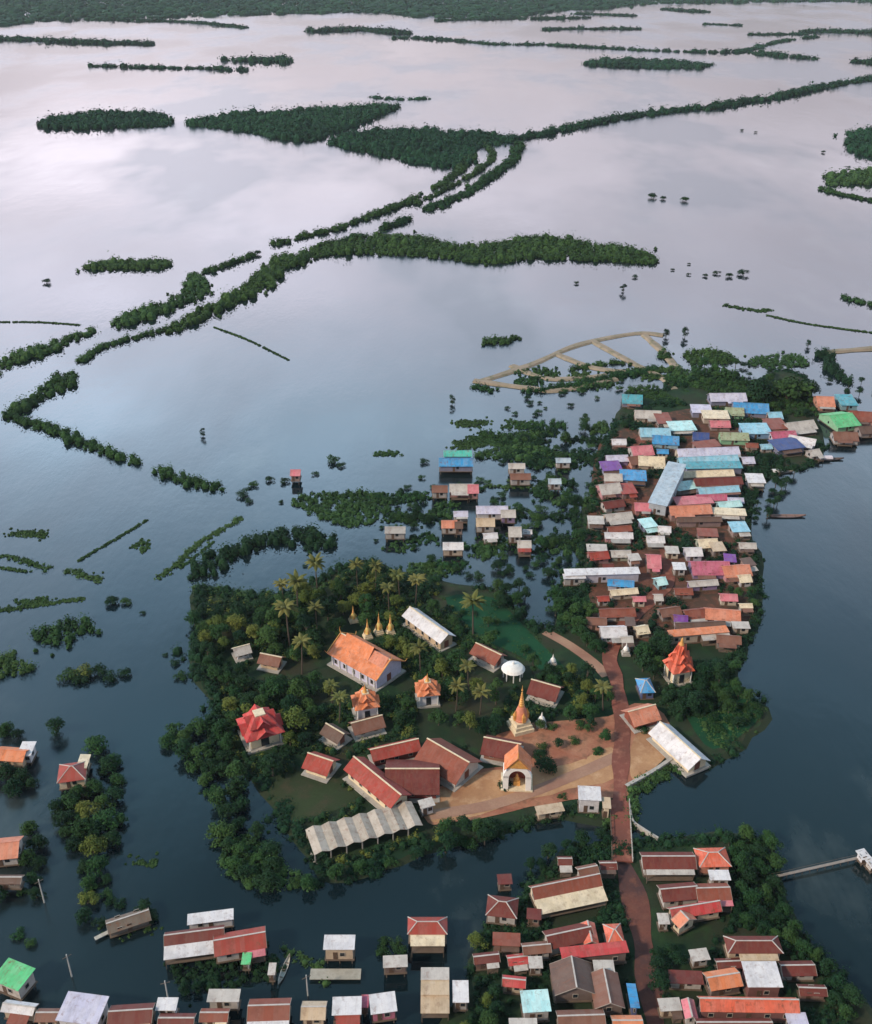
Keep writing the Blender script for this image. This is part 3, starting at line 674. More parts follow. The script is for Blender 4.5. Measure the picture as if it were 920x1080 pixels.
# floating and flooded houses on the left
hs(12,793,34,16,-6,'orange brown roofed hut on the left edge above the dark trees','orange','tan')
hs(28,789,15,15,0,'white square roof beside the orange brown hut at the left edge','white','white',form='shed')
hs(76,812,29,22,12,'dark crimson roof standing in the water beside tall trees at left','red','cream',form='hip')
hs(88,802,11,16,4,'narrow cream roof slope stuck to the dark crimson roof','cream','cream',form='shed',along='y')
hs(6,892,30,26,8,'salmon red roof cut by the left edge','salmon','pale')
hs(10,925,26,9,0,'small dark weathered hut under the salmon roof at the left edge','brown','thatch',h=2)
hs(135,968,44,18,24,'brown thatched boathouse half sunk among bushes at the lower left','thatch','thatch',name='boathouse',cat='boathouse',h=1.6,deck=.6)

# mid-left cluster
hs(481,486,36,9,0,'blue roof at the north end of the middle cluster','blue','navy')
hs(483,478,30,6,0,'jade green roof strip just behind the blue roof','jade','teal',form='shed')
hs(487,513,26,9,0,'pale roof with a red side in the middle cluster','pale','red',ext=('pale',1.6,.7,-.5))
hs(499,514,12,10,0,'pink red roof touching the pale roof of the middle cluster','pink','red')
hs(464,514,17,8,0,'brownish grey roof west of the pale and pink roofs','rust','grey')
hs(519,536,34,9,0,'white double roof in the heart of the middle cluster','lilac','white')
hs(512,549,20,10,0,'tan roof below the white double roof','tan','grey')
hs(536,540,16,9,0,'faded lilac roof east of the white double roof','pale','violet')
hs(474,551,17,9,0,'salmon tan roof on the west side of the middle cluster','salmon','pale')
hs(484,552,9,8,0,'small brown roof touching the salmon tan one','brown','rust')
hs(478,574,22,9,0,'white roof at the south west of the middle cluster','white','tan')
hs(543,559,14,12,0,'grey roof at the east of the middle cluster','pale','grey')
hs(553,572,15,9,0,'small pale roof with crimson front east of the middle cluster','pale','red',ext=('red',1.6,.9,0))
hs(545,490,18,6,0,'whitish roof among bushes north east of the middle cluster','pale','pale')
hs(549,501,22,7,0,'greyish brown roof under the whitish one among the bushes','rust','grey')
hs(417,557,22,8,0,'isolated grey hut on the water west of the middle cluster','grey','grey')
hs(312,497,11,7,0,'lone pinkish hut far out among the bushes to the west','pink','rust')
hs(585,506,14,6,0,'faint grey hut among the bushes between the two villages','bluegrey','grey')
hs(594,484,16,5,0,'pale grey roof in the bushes near the market village','bluegrey','pale')

# market village on the right
V = [(668,420,20,8,'teal blue roof at the north west tip of the market village','teal','navy'),
(684,436,26,7,'tan roof north of the blue tarpaulins','pale','tan'),(700,441,15,9,'dull red roof beside the tan northern one','brick','brown'),
(692,455,30,8,'pale blue roof on the first row behind the bright blue tarpaulin','sky','pale'),(703,463,26,8,'bright blue tarpaulin roof in the north west rows','blue','sky'),
(720,449,26,8,'turquoise roof in the northern rows','cyan','teal'),(677,474,22,9,'pinkish roof below the bright blue tarpaulin','pink','pale'),
(652,482,22,6,'lilac roof west of the pinkish brown one','lilac','violet'),(645,491,20,8,'deep violet roof on the west edge','violet','navy'),
(671,484,16,8,'rusty roof right of the lilac one','rust','salmon'),(688,485,26,9,'cream roof in the middle of the western rows','cream','tan'),
(668,501,26,9,'steel blue roof above the red lane','blue','blue'),(646,502,18,7,'pale roof west of the steel blue one','pale','rust'),(642,514,22,10,'pinkish pale roof on the west side of the red lane','pale','pink'),
(663,515,16,9,'dark red roof at the top of the red lane','red','dred'),(647,530,22,7,'dark maroon roof on the west side of the lane','dred','pale'),
(652,543,28,7,'pale grey pink roof west of the lane','pale','tan'),(628,548,16,7,'whitish roof on the far west side of the lane','pale','grey'),
(652,556,24,6,'brick red roof between two pale ones','brick','rust'),(652,563,28,6,'pinkish white roof west of the lane','white','pink'),(682,551,15,8,'small sea green roof beside the lane','cyan','navy'),
(677,533,16,8,'crimson roof east of the lane top','pink','red'),(690,567,18,7,'whitish roof on the east of the lane','white','tan'),
(630,577,20,6,'pinkish top roof of the red gabled house','pale','pink'),(631,584,20,8,'small vivid red gabled house west of the lane','red','red'),(654,582,20,7,'grey green roof east of the vivid red gable','pale','olive'),
(669,587,12,6,'small pale roof at the lane corner','pale','white'),(655,613,26,7,'blue roof under the long white roof','blue','lilac'),(658,622,28,6,'tan roof under the blue one','cream','tan'),(688,590,14,14,'faded red roof at the lane bend','pink','brick'),
(697,611,11,8,'little turquoise hut beside the road','cyan','teal'),(695,628,9,7,'little whitish hut below the turquoise one','pale','pale'),
(741,431,20,7,'white and blue roof at the north','lilac','navy'),(766,418,36,7,'long lilac white roof at the north east','lilac','navy'),(792,429,34,10,'broad vivid blue tarpaulin roof in the north east','blue','navy'),
(756,437,26,7,'cream roof left of the vivid blue tarpaulin','cream','tan'),(774,433,18,7,'pale green roof next to the vivid blue tarpaulin','olive','green'),(760,446,20,6,'dull rose roof under the cream one','pink','dred'),
(797,452,28,9,'light blue roof below the vivid blue tarpaulin','sky','blue'),(773,459,28,7,'white and green roof left of the light blue one','olive','green'),(738,459,16,7,'dark navy roof in the northern rows','navy','navy'),
(818,447,20,9,'dark red roof at the north east shore','brick','dred'),(842,448,30,8,'tan grey roof at the north east shore','pale','grey'),(824,457,26,6,'rose pink roof under the dark red one','magenta','lilac'),
(829,468,30,9,'navy blue roof at the north east shore','navy','navy'),(846,463,26,6,'slanting white roof right of the navy one','white','lilac'),(858,476,12,6,'small pale roof on the outermost shore','pale','grey'),
(744,468,26,6,'reddish brown ridge behind the long pinkish white row','brick','dred'),(746,475,62,7,'long pinkish white shop row, uppermost of the eastern rows','lilac','cream'),(748,483,60,6,'long pale turquoise shop row','sky','teal'),(753,490,56,6,'long steel blue shop row','teal','navy'),
(744,498,56,6,'long cream shop row above the crimson one','cream','tan'),(756,506,48,7,'long crimson shop row','dred','red'),(728,511,34,7,'pale cyan roof left of the long crimson row','cyan','white'),(758,515,42,6,'navy shop row','sky','navy'),
(750,523,30,6,'violet pink roof','magenta','violet'),(730,527,38,7,'rose salmon roof in the lower eastern rows','pink','red'),(728,536,42,9,'salmon roof with white edge in the lower eastern rows','salmon','brick'),(768,530,24,6,'turquoise roof near the east shore','cyan','teal'),
(768,539,32,6,'cream roof on the east shore','cream','pale'),(775,526,16,5,'lilac roof near the east shore','lilac','blue'),(737,546,44,5,'dark maroon roof at the south of the eastern rows','brown','dred'),
(747,561,20,7,'brown red roof in the gap south of the eastern rows','brick','dred'),(745,571,20,9,'cream roof in the gap south of the eastern rows','cream','olive'),(732,580,17,9,'white roof above the magenta one','white','lilac'),(756,576,14,8,'tan roof right of the cream one','tan','brown'),
(748,597,38,14,'large magenta roof on the south east','magenta','violet'),(776,600,28,12,'salmon roof right of the magenta one','salmon','pink'),(771,588,12,7,'tiny blue violet roof behind the magenta and salmon ones','violet','navy'),(786,608,13,8,'cream white roof on the south east shore','cream','white'),
(742,613,30,6,'pale lilac verandah roof beneath the magenta one','pale','violet'),(788,592,12,7,'small brown roof on the east shore','brown','rust'),
(650,644,36,9,'brick red roof west of the road south of the long white roof','brick','pale'),(630,653,20,8,'dull pink roof touching the brick red one','rust','salmon'),(647,664,26,12,'bright white roof west of the road','white','lilac'),(662,672,12,7,'small grey white roof stuck to the bright white one','pale','grey'),
(677,662,14,9,'tan hut beside the road','cream','tan'),(666,655,10,8,'brown roof between the white roof and the tan hut','brown','rust'),
(705,643,22,9,'rusty roof at the west end of the southern tiled row','rust','brown'),(717,650,14,7,'faded violet roof in the southern tiled row','violet','lilac'),(736,645,26,10,'brick red roof in the middle of the southern tiled row','brick','dred'),(762,646,34,12,'orange red roof at the east end of the southern tiled row','salmon','brick'),
(740,657,50,7,'dark brown roof under the southern tiled row','brown','dred'),(738,665,60,6,'long tan and orange roof closing the southern row','orange','tan'),(768,672,24,9,'brown roof at the south east corner of the row','rust','brown'),
(870,422,17,10,'vivid orange roof in the group at the right edge','salmon','orange'),(892,422,17,9,'turquoise blue roof in the group at the right edge','teal','teal'),(886,441,26,14,'vivid green roof in the group at the right edge','green','green'),
(890,459,24,8,'brown roof under the vivid green one','rust','grey'),(911,438,26,10,'rusty orange roof at the right edge','brick','salmon'),(916,452,24,7,'dark brown roof under the rusty orange one','brown','brown')]
for i, (px, py, wpx, dp, lab, rc, wc) in enumerate(V):
    big = wpx > 40
    rr = {620: 0}.get(py, rng.uniform(-9, 17) if not big else rng.uniform(1, 8))
    if 'slanting' in lab: rr = -25
    place_ = '' if ('market' in lab or 'group at the right' in lab or 'right edge' in lab) else ' in the market village'
    lab2 = lab + place_
    if len(lab2.split()) > 16: lab2 = lab
    fm = ('gable', 'gable', 'shed')[i % 3] if dp < 10 else 'gable'
    nm = 'shop_house' if big else 'stilt_house'
    ex_ = (rng.choice(['pale','rust','brown','grey',rc]), rng.uniform(1.0, 2.0), rng.uniform(.4, .9), rng.uniform(-1, 1)) if rng.random() < .5 else None
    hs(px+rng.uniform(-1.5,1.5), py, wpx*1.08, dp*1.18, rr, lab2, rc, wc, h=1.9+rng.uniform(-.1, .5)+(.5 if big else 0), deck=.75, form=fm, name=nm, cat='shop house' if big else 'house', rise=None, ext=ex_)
hs(635,602,80,7,3,'very long white roofed shed west of the road in the market village','white','lilac',form='shed',name='market_shed',cat='shed',h=3)
hs(606,607,24,5,2,'white roof extension at the west end of the very long shed','white','grey',form='shed',name='market_shed',cat='shed')
hs(704,512,20,44,-24,'long pale blue grey roof slanting down the middle of the market village','bluegrey','bluegrey',form='shed',name='market_hall',cat='hall',h=4)

# ---- axis-placed long buildings: ridge end points in the photo
def axis(name, a, b, zr, width, label, cat, roof, wall, tiers=1, tile=True, deck=.85, fine=True, rise=None, opens=True):
    A, B = P(*a, zr), P(*b, zr); d = B-A; L_ = d.length; mid = (A+B)/2
    rt = empty(name, (mid.x, mid.y, 0), math.atan2(d.y, d.x)); tag(rt, label, cat)
    BOXES.extend([(A.x+(B.x-A.x)*k/4, A.y+(B.y-A.y)*k/4, width*.55) for k in range(5)])
    rs = min(rise or width*.32, zr*.5); h = max(2.3, zr-rs-deck)
    q = MB(); q.box(0, 0, .3, L_+.8, width+.8, deck-.3); q.build('base', M_conc, rt)
    iL, iW = L_-.8, width-1.6
    q = MB(); gable_walls(q, iL, iW, deck, h, rs*iW/width); q.build('wall', paint_mat(C[wall], .75, .35), rt)
    q = MB(); gable(q, iL, iW, deck+h, rs*iW/width, .8, .14); ro = q.build('roof', roof_mat(C[roof], tile), rt)
    q = MB(); q.box(0, 0, deck+h+rs*iW/width+.03, iL+1.7, .35, .16); q.build('ridge_cap', paint_mat(C['cream']), ro)
    n = max(2, int(iL/3.2))
    if opens:
        for s in (-1, 1):
            for i in range(n): window(rt, -iL/2+iL*(i+.5)/n, s*iW/2, deck+.8, 1.0, min(1.3, h-1.2), 0, s, fine)
        for s in (-1, 1):
            q = MB(); q.box(s*(iL/2+.02), 0, deck, .08, 1.6, 2.3); q.build('door', paint_mat((.16,.05,.03), .6, .3), rt)
    return rt, L_, width, deck+h, rs
# main vihara with stepped orange roof
vr, VL, VW, vz, vrs = axis('temple_hall', (361,667), (411,694), 8.6, 11.5, 'great temple hall with a stepped orange tiled roof and gilded finials', 'temple hall', 'orange', 'lilac', deck=.9)
q = MB(); gable(q, VL*.52, VW*.46, vz+vrs*.42, vrs*.80, .5, .14); ru = q.build('upper_roof', roof_mat(C['orange'], True), vr); ru.location.x = -VL*.10
q = MB(); gable(q, VL*.26, VW*.50, vz+vrs*.35, vrs*.62, .5, .14); ru = q.build('upper_roof', roof_mat(C['salmon'], True), vr); ru.location.x = VL*.33
for s in (-1, 1):
    q = MB(); x = s*(VL/2+.5); zt = vz+vrs*.95
    q.tube((x, 0, zt-.6), (x+s*.5, 0, zt+1.0), .16, .07, 6); q.tube((x+s*.5, 0, zt+1.0), (x+s*.3, 0, zt+1.9), .07, .02, 6)
    for u in (-1, 1): q.tube((x, 0, zt), (x, u*VW*.5, vz-.3), .14, .12, 5); q.tube((x, u*VW*.5, vz-.3), (x+s*.3, u*(VW*.5+.5), vz+.5), .1, .03, 5)
    q.build('gable_finial', M_gold, vr)
q = MB()
for s in (-1, 1):
    for i in range(7): q.tube((-VL/2+1+i*(VL-2)/6, s*(VW/2-.6), .8), (-VL/2+1+i*(VL-2)/6, s*(VW/2-.6), vz-.4), .18, .16, 8)
q.build('colonnade', M_white, vr)
axis('temple_hall', (433,639), (472,667), 6.2, 6.0, 'long white roofed monastery hall behind the temple trees', 'hall', 'white', 'tan', tile=False)
axis('monastery_hall', (374,797), (422,836), 6.2, 6.5, 'left wing of the red courtyard hall, a long bright red ridge', 'hall', 'red', 'cream')
axis('monastery_hall', (392,789), (440,778), 5.4, 5.0, 'narrow crimson rear wing of the red courtyard hall', 'hall', 'red', 'dred')
axis('monastery_hall', (408,812), (462,812), 5.0, 12.0, 'dark maroon middle roof of the red courtyard hall', 'hall', 'dred', 'dred')
axis('monastery_hall', (452,778), (494,802), 6.6, 10.5, 'right wing of the red courtyard hall with a faded salmon patch', 'hall', 'brick', 'pale')
axis('monk_house', (326,793), (350,801), 5.2, 6.5, 'small house with red roof and cream gable left of the courtyard hall', 'house', 'red', 'cream')
axis('monk_house', (503,677), (528,689), 5.2, 6.0, 'brick red roof half hidden by trees behind the white pavilion', 'house', 'brick', 'pale')
axis('monk_house', (562,716), (590,724), 5.2, 7.0, 'dark red roof right of the tall pink chedi', 'house', 'dred', 'pale')
axis('monk_house', (512,779), (548,786), 4.6, 7.5, 'dark red roof behind the white arched shrine', 'house', 'dred', 'rust')
axis('monk_house', (372,764), (402,756), 4.0, 5.5, 'dull rose roof just below the white and gold shrine', 'house', 'rust', 'pale')
axis('monk_house', (345,765), (362,775), 3.8, 5.0, 'greyish low roof among trees left of the rose one', 'house', 'brown', 'pale')
axis('cream_shed', (697,763), (738,800), 4.6, 7.0, 'long whitish shed on the right bank beside the tan earth corner', 'shed', 'white', 'cream', tile=False)
axis('monk_house', (247,684), (262,680), 4.0, 4.5, 'small pale hut in the wooded north west of the island', 'hut', 'pale', 'white', tile=False)
axis('monk_house', (276,690), (296,694), 4.0, 5.0, 'small brownish hut in the wooded north west of the island', 'hut', 'rust', 'tan')
axis('monk_house', (664,752), (690,745), 4.4, 7.0, 'orange roof beside the road just above the temple yard', 'house', 'salmon', 'brick')
# ribbed grey shed: six parallel bays
A, B, D = P(322,873,3.6), P(434,843,3.6), P(340,899,3.2)
U = (B-A); Ls = U.length; ang = math.atan2(U.y, U.x); Vd = (D-A); Ws = abs(-Vd.x*math.sin(ang)+Vd.y*math.cos(ang))
mid = (A+B)/2 + Vector((math.sin(ang), -math.cos(ang), 0))*Ws/2
rt = empty('ribbed_shed', (mid.x, mid.y, 0), ang); tag(rt, 'long open shed with seven parallel pale ribbed roof bays on the south bank', 'shed')
BOXES += [(mid.x+math.cos(ang)*k*Ls/6, mid.y+math.sin(ang)*k*Ls/6, Ws*.55) for k in (-3,-2,-1,0,1,2,3)]
nb = 7; bw = Ls/nb
for k in range(nb):
    q = MB(); x0 = -Ls/2+k*bw
    for s in (0, 1):
        xa, xm = x0+s*bw, x0+bw/2
        quad = [(x0, -Ws/2, 3.0), (xm-.01, -Ws/2, 3.65), (xm-.01, Ws/2, 3.65), (x0, Ws/2, 3.0)] if s == 0 else [(xm+.01, -Ws/2, 3.65), (x0+bw-.03, -Ws/2, 3.0), (x0+bw-.03, Ws/2, 3.0), (xm+.01, Ws/2, 3.65)]
        q.slab(quad, .1)
    q.build('roof', roof_mat((.34,.29,.23) if k % 2 else (.42,.355,.285)), rt)
    for s in (-1, 1):
        q = MB(); q.box(x0+.2, s*(Ws/2-.3), .3, .25, .25, 2.75); q.build('post', M_conc, rt)
q = MB(); q.box(0, Ws/2-.4, .5, Ls-.3, .2, 2.3); q.build('wall', paint_mat(C['tan']), rt)
q = MB(); q.box(0, 0, .3, Ls+.5, Ws+.5, .18); q.build('floor', M_conc, rt)
hs(450,846,16,9,20,'small whitish annex at the right end of the ribbed shed','pale','white',form='shed')

# ---- temple monuments
def base_pt(px, py, z=.6): return P(px, py, z)
def chedi(px, py, hgt, r, label, body, band):
    c = base_pt(px, py); BOXES.append((c.x, c.y, r*1.2))
    rt = empty('chedi', (c.x, c.y, .55), R(20)); tag(rt, label, 'stupa')
    q = MB(); q.lathe([(r, 0), (r, .08*hgt), (r*.85, .085*hgt), (r*.85, .15*hgt), (r*.72, .155*hgt), (r*.72, .22*hgt)], square=True); q.build('base', paint_mat(C[band]), rt)
    q = MB(); q.lathe([(r*.62, .22*hgt), (r*.66, .25*hgt), (r*.6, .27*hgt), (r*.58, .34*hgt), (r*.5, .42*hgt), (r*.36, .50*hgt), (r*.3, .52*hgt)], 20)
    bl = q.build('bell', paint_mat(C[body]), rt)
    for k in range(4):
        q = MB(); a_ = k*math.pi/2; q.box(math.cos(a_)*r*.6, math.sin(a_)*r*.6, .24*hgt, r*.34, r*.34, .12*hgt, a_)
        q.tube((math.cos(a_)*r*.6, math.sin(a_)*r*.6, .36*hgt), (math.cos(a_)*r*.6, math.sin(a_)*r*.6, .45*hgt), r*.2, .02, 4); q.build('niche', M_gold, bl)
    prof = [(r*.24, .52*hgt)]
    for k in range(7):
        z = .54+.045*k; rr = r*(.26-.03*k); prof += [(rr, z*hgt), (rr*1.05, (z+.02)*hgt), (rr*.8, (z+.03)*hgt)]
    q = MB(); q.lathe(prof, 16); q.build('spire', M_gold, rt)
    q = MB(); q.lathe([(r*.07, .87*hgt), (r*.10, .89*hgt), (r*.03, .93*hgt), (.02, hgt)], 10); q.build('finial', M_gold, rt)
    return rt
chedi(549,768,14.0,2.7,'tall pink and gold chedi in the middle of the temple island','salmon','cream')
for i, (px, py, hh, lab) in enumerate([(388,672,6.8,'leftmost small golden spire behind the great temple hall'),(400,668,7.6,'second small golden spire from the left behind the great hall'),(412,668,7.0,'rightmost small golden spire behind the great hall'),(373,655,5.6,'pale spire nearest the left end of the great hall')]):
    chedi(px, py, hh, 1.3, lab, 'yellow', 'cream')
def tiered(px, py, w_, hgt, label, roofc, wallc, tiers=3, spire=True, name='shrine', rot=15, hw=.36):
    c = base_pt(px, py); BOXES.append((c.x, c.y, w_*.6))
    rt = empty(name, (c.x, c.y, .55), R(rot)); tag(rt, label, 'shrine')
    hb = hgt*hw
    q = MB(); q.box(0,0,0,w_*1.05,w_*1.05,.5); q.build('base', M_conc, rt)
    q = MB(); q.box(0,0,.5,w_*.78,w_*.78,hb-.5); q.build('wall', paint_mat(C[wallc], .7, .2), rt)
    for k in range(4):
        a_ = k*math.pi/2; q = MB(); q.box(math.cos(a_)*w_*.392, math.sin(a_)*w_*.392, .5, .12, w_*.22, hb*.6, a_); q.build('doorway', M_glass, rt)
    z = hb
    for t_ in range(tiers):
        k = (.53-.16*t_)*w_; k2 = (.28-.09*t_)*w_; dz = hgt*(.16 if hw < .4 else .13)
        q = MB(); q.lathe([(k, z-.15), (k, z), (k2, z+dz)], square=True)
        for s in (0, 1):                 # crossing gables
            g = MB(); gable(g, k*2.1, k*.9, z+dz*.15, dz*.95, .15, .1)
            v = g.v if s == 0 else [(-y_, x_, z_) for x_, y_, z_ in g.v]
            q.add(v, g.f)
        q.build('roof', roof_mat(C[roofc], True), rt)
        q = MB(); q.box(0,0,z+dz-.1,k2*1.5,k2*1.5,hgt*.04); q.build('tier_band', paint_mat(C['cream']), rt); z += dz+hgt*.02
    if spire:
        q = MB(); q.lathe([(w_*.10, z-.2), (w_*.12, z), (w_*.07, z+hgt*.06), (w_*.04, z+hgt*.14), (.02, hgt*1.08)], 10); q.build('spire', M_gold, rt)
    q = MB()
    for a_ in range(4):
        x = w_*.5*math.cos(a_*math.pi/2+math.pi/4)*1.2; y = w_*.5*math.sin(a_*math.pi/2+math.pi/4)*1.2
        q.tube((x, y, .4), (x, y, hb), .15, .13, 6)
    q.build('colonnade', M_white, rt)
    return rt
tiered(714,716,6.2,13.0,'red and gold tiered shrine with a spire among trees east of the road','ored','cream')
tiered(276,778,9.4,11.5,'large crimson tiered pavilion in the dark trees on the west of the island','crim','cream',tiers=2,spire=False,name='pavilion',rot=25)
tiered(386,754,6.2,9.5,'white walled shrine with small red and gold roof below the great hall','orange','white',tiers=2,hw=.5)
tiered(451,739,5.8,8.6,'cream walled shrine with small orange roof right of the great hall','orange','white',tiers=2,rot=8,hw=.48)
# arched shrine
c = base_pt(545,826); BOXES.append((c.x, c.y, 4.5)); rt = empty('arched_shrine', (c.x, c.y, .55), R(-4)); tag(rt, 'white arched shrine front with golden gable facing the sandy lot', 'shrine')
q = MB(); q.box(0,0,0,7.6,6,.5); q.build('base', paint_mat(C['cream']), rt)
for s in (-1, 1):
    q = MB(); q.box(s*2.7,-.5,.5,1.3,4.6,4.2); q.build('side_wall', M_white, rt)
q = MB(); q.box(0,1.4,.5,4.1,.3,4.0); q.build('back_wall', paint_mat((.30,.07,.04)), rt)
q = MB()
for k in range(12):
    a0, a1 = math.pi*k/12, math.pi*(k+1)/12
    p = lambda a_, r_, y_: (math.cos(a_)*r_, y_, 4.2+math.sin(a_)*r_*1.15)
    v = [p(a0,2.0,-2.8),p(a1,2.0,-2.8),p(a1,3.35,-2.8),p(a0,3.35,-2.8),p(a0,2.0,1.3),p(a1,2.0,1.3),p(a1,3.35,1.3),p(a0,3.35,1.3)]
    q.add(v, [(0,1,2,3),(7,6,5,4),(0,4,5,1),(3,2,6,7)])
q.build('arch', M_white, rt)
q = MB(); gable(q, 4.2, 5.4, 7.6, 3.2, .5, .15); g = q.build('roof', roof_mat(C['orange'], True), rt); g.rotation_euler.z = math.pi/2; g.location.y = -.7
q = MB(); q.add([(-2.9,-3.0,7.4),(2.9,-3.0,7.4),(0,-3.0,10.9),(-2.9,-2.85,7.4),(2.9,-2.85,7.4),(0,-2.85,10.9)], [(0,1,2),(5,4,3),(0,3,4,1),(1,4,5,2),(2,5,3,0)]); gb = q.build('gable', M_gold, rt)
q = MB(); q.tube((0,-3.0,10.9),(0,-3.0,12.6),.18,.03,6); q.build('finial', M_gold, gb)
q = MB(); q.box(0,-.6,.5,1.6,1.6,1.3); q.lathe([(.6,1.8),(.55,2.5),(.3,2.9),(.28,3.3),(.05,3.7)],12,0,-.6); q.build('statue', M_gold, rt)
# white bridge-side gatehouse, round white pavilion, small things
hs(622,836,24,15,-4,'white flat roofed gatehouse beside the bridge head','white','white',form='shed',h=4.0,deck=.7,name='gatehouse',cat='gatehouse')
hs(640,846,9,12,-4,'narrow tan annex between gatehouse and road','tan','cream',form='shed',h=3.2,deck=.7,name='gatehouse',cat='gatehouse')
hs(580,852,30,7,12,'low tan shelter on the bank left of the gatehouse','tan','tan',form='shed',h=1.8,deck=.7,name='shelter',cat='shelter')
c = base_pt(541,714); BOXES.append((c.x, c.y, 4)); rt = empty('round_pavilion', (c.x, c.y, .5)); tag(rt, 'small pavilion with a domed white roof above the tall chedi', 'pavilion')
q = MB(); q.lathe([(3.2,2.9),(3.3,3.0),(2.7,3.7),(1.5,4.3),(.3,4.6)],20); ro = q.build('roof', M_white, rt)
q = MB(); q.lathe([(.3,4.6),(.35,5.0),(.05,5.6)],8); q.build('finial', M_white, ro)
for k in range(8):
    q = MB(); a_ = k*math.pi/4; q.tube((2.6*math.cos(a_),2.6*math.sin(a_),0),(2.6*math.cos(a_),2.6*math.sin(a_),3.0),.16,.16,8); q.build('column', M_white, rt)
hs(681,721,16,17,4,'small bright blue roofed hut in the trees beside the road','blue','navy',form='hip',h=2.4,deck=.7,name='hut',cat='hut')
def urn(px, py, label, s=1.0):
    c = base_pt(px, py); rt = empty('white_monument', (c.x, c.y, .6), 0, s); tag(rt, label, 'monument')
    q = MB(); q.lathe([(1.2,0),(1.2,.5),(.9,.55),(.9,1.2)], square=True); q.build('base', M_conc, rt)
    q = MB(); q.lathe([(.6,1.2),(.85,1.8),(.6,2.4),(.25,2.8),(.2,3.2),(.03,4.0)],12); q.build('urn', M_white, rt)
urn(571,765,'small white monument right of the tall chedi',1.1)
urn(583,702,'small white monument on the meadow above the dark red roof',1.0)
urn(660,690,'tiny yellowish white monument at the road bend',1.0)

# ---- pier, pump house on the right
A, B = P(812,926,1), P(905,905,1); d = B-A; mid = (A+B)/2; ang = math.atan2(d.y, d.x)
rt = empty('plank_jetty', (mid.x, mid.y, 0), ang); tag(rt, 'thin grey plank jetty leading to the white landing at the right edge', 'jetty')
q = MB(); q.box(0,0,1,d.length,.65,.14); q.build('deck', paint_mat((.24,.20,.17)), rt)
for k in range(12):
    q = MB()
    q.tube((-d.length/2+.4+k*(d.length-.8)/11, 0, -1), (-d.length/2+.4+k*(d.length-.8)/11, 0, 1.0), .09, .09, 5)
    q.build('post', M_wood, rt)
q = MB(); q.box(0,.30,1.75,d.length,.05,.05); q.build('handrail', M_wood, rt)
hs(911,900,11,5,18,'little white roofed landing at the end of the plank jetty','white','white',form='shed',h=1.5,deck=1.0,name='landing_hut',cat='landing')
hs(920,909,10,5,18,'second white landing roof cut by the right edge','white','pale',form='shed',h=1.4,deck=.9,name='landing_hut',cat='landing')
# walkway at the boathouse, platform by the white house
A, B = P(100,990,.7), P(150,965,.7); d = B-A; mid = (A+B)/2
rt = empty('plank_jetty', (mid.x, mid.y, 0), math.atan2(d.y, d.x)); tag(rt, 'pale plank walkway running along the brown boathouse', 'jetty')
q = MB(); q.box(0,0,.6,d.length,.9,.12); q.build('deck', paint_mat((.45,.42,.36)), rt)
for k in range(6):
    q = MB(); q.tube((-d.length/2+.4+k*(d.length-.8)/5, 0, -1), (-d.length/2+.4+k*(d.length-.8)/5, 0, .6), .09, .09, 5); q.build('post', M_wood, rt)
A = P(354,1027,.8); rt = empty('floating_deck', (A.x, A.y, 0)); tag(rt, 'low wooden deck in front of the square white roofed house', 'deck')
q = MB(); q.box(0,0,.6,10,2.4,.15); q.build('planks', paint_mat((.36,.33,.27)), rt)
for k in range(4):
    q = MB(); q.tube((-4.5+k*3,0,-1),(-4.5+k*3,0,.6),.12,.12,6); q.build('post', M_wood, rt)
def pole(px, py, h_, label, arm=True):
    c = P(px, py, 0); rt = empty('utility_pole', (c.x, c.y, 0), R(rng.uniform(0, 90))); tag(rt, label, 'utility pole')
    q = MB(); q.tube((0,0,-1),(0,0,h_),.17,.11,8); q.build('post', paint_mat((.50,.48,.45)), rt)
    if arm: q = MB(); q.box(0,0,h_-.7,1.8,.12,.12); q.build('crossarm', M_wood, rt)
pole(76,1030,6.5,'pale pole standing alone in the water above the bottom row')
pole(47,952,7,'pale pole beside the trees at the left edge')
pole(178,1056,6,'pole beside the small white awning in the bottom row')
pole(325,1050,6,'pole in the gap beside the small tan roof')

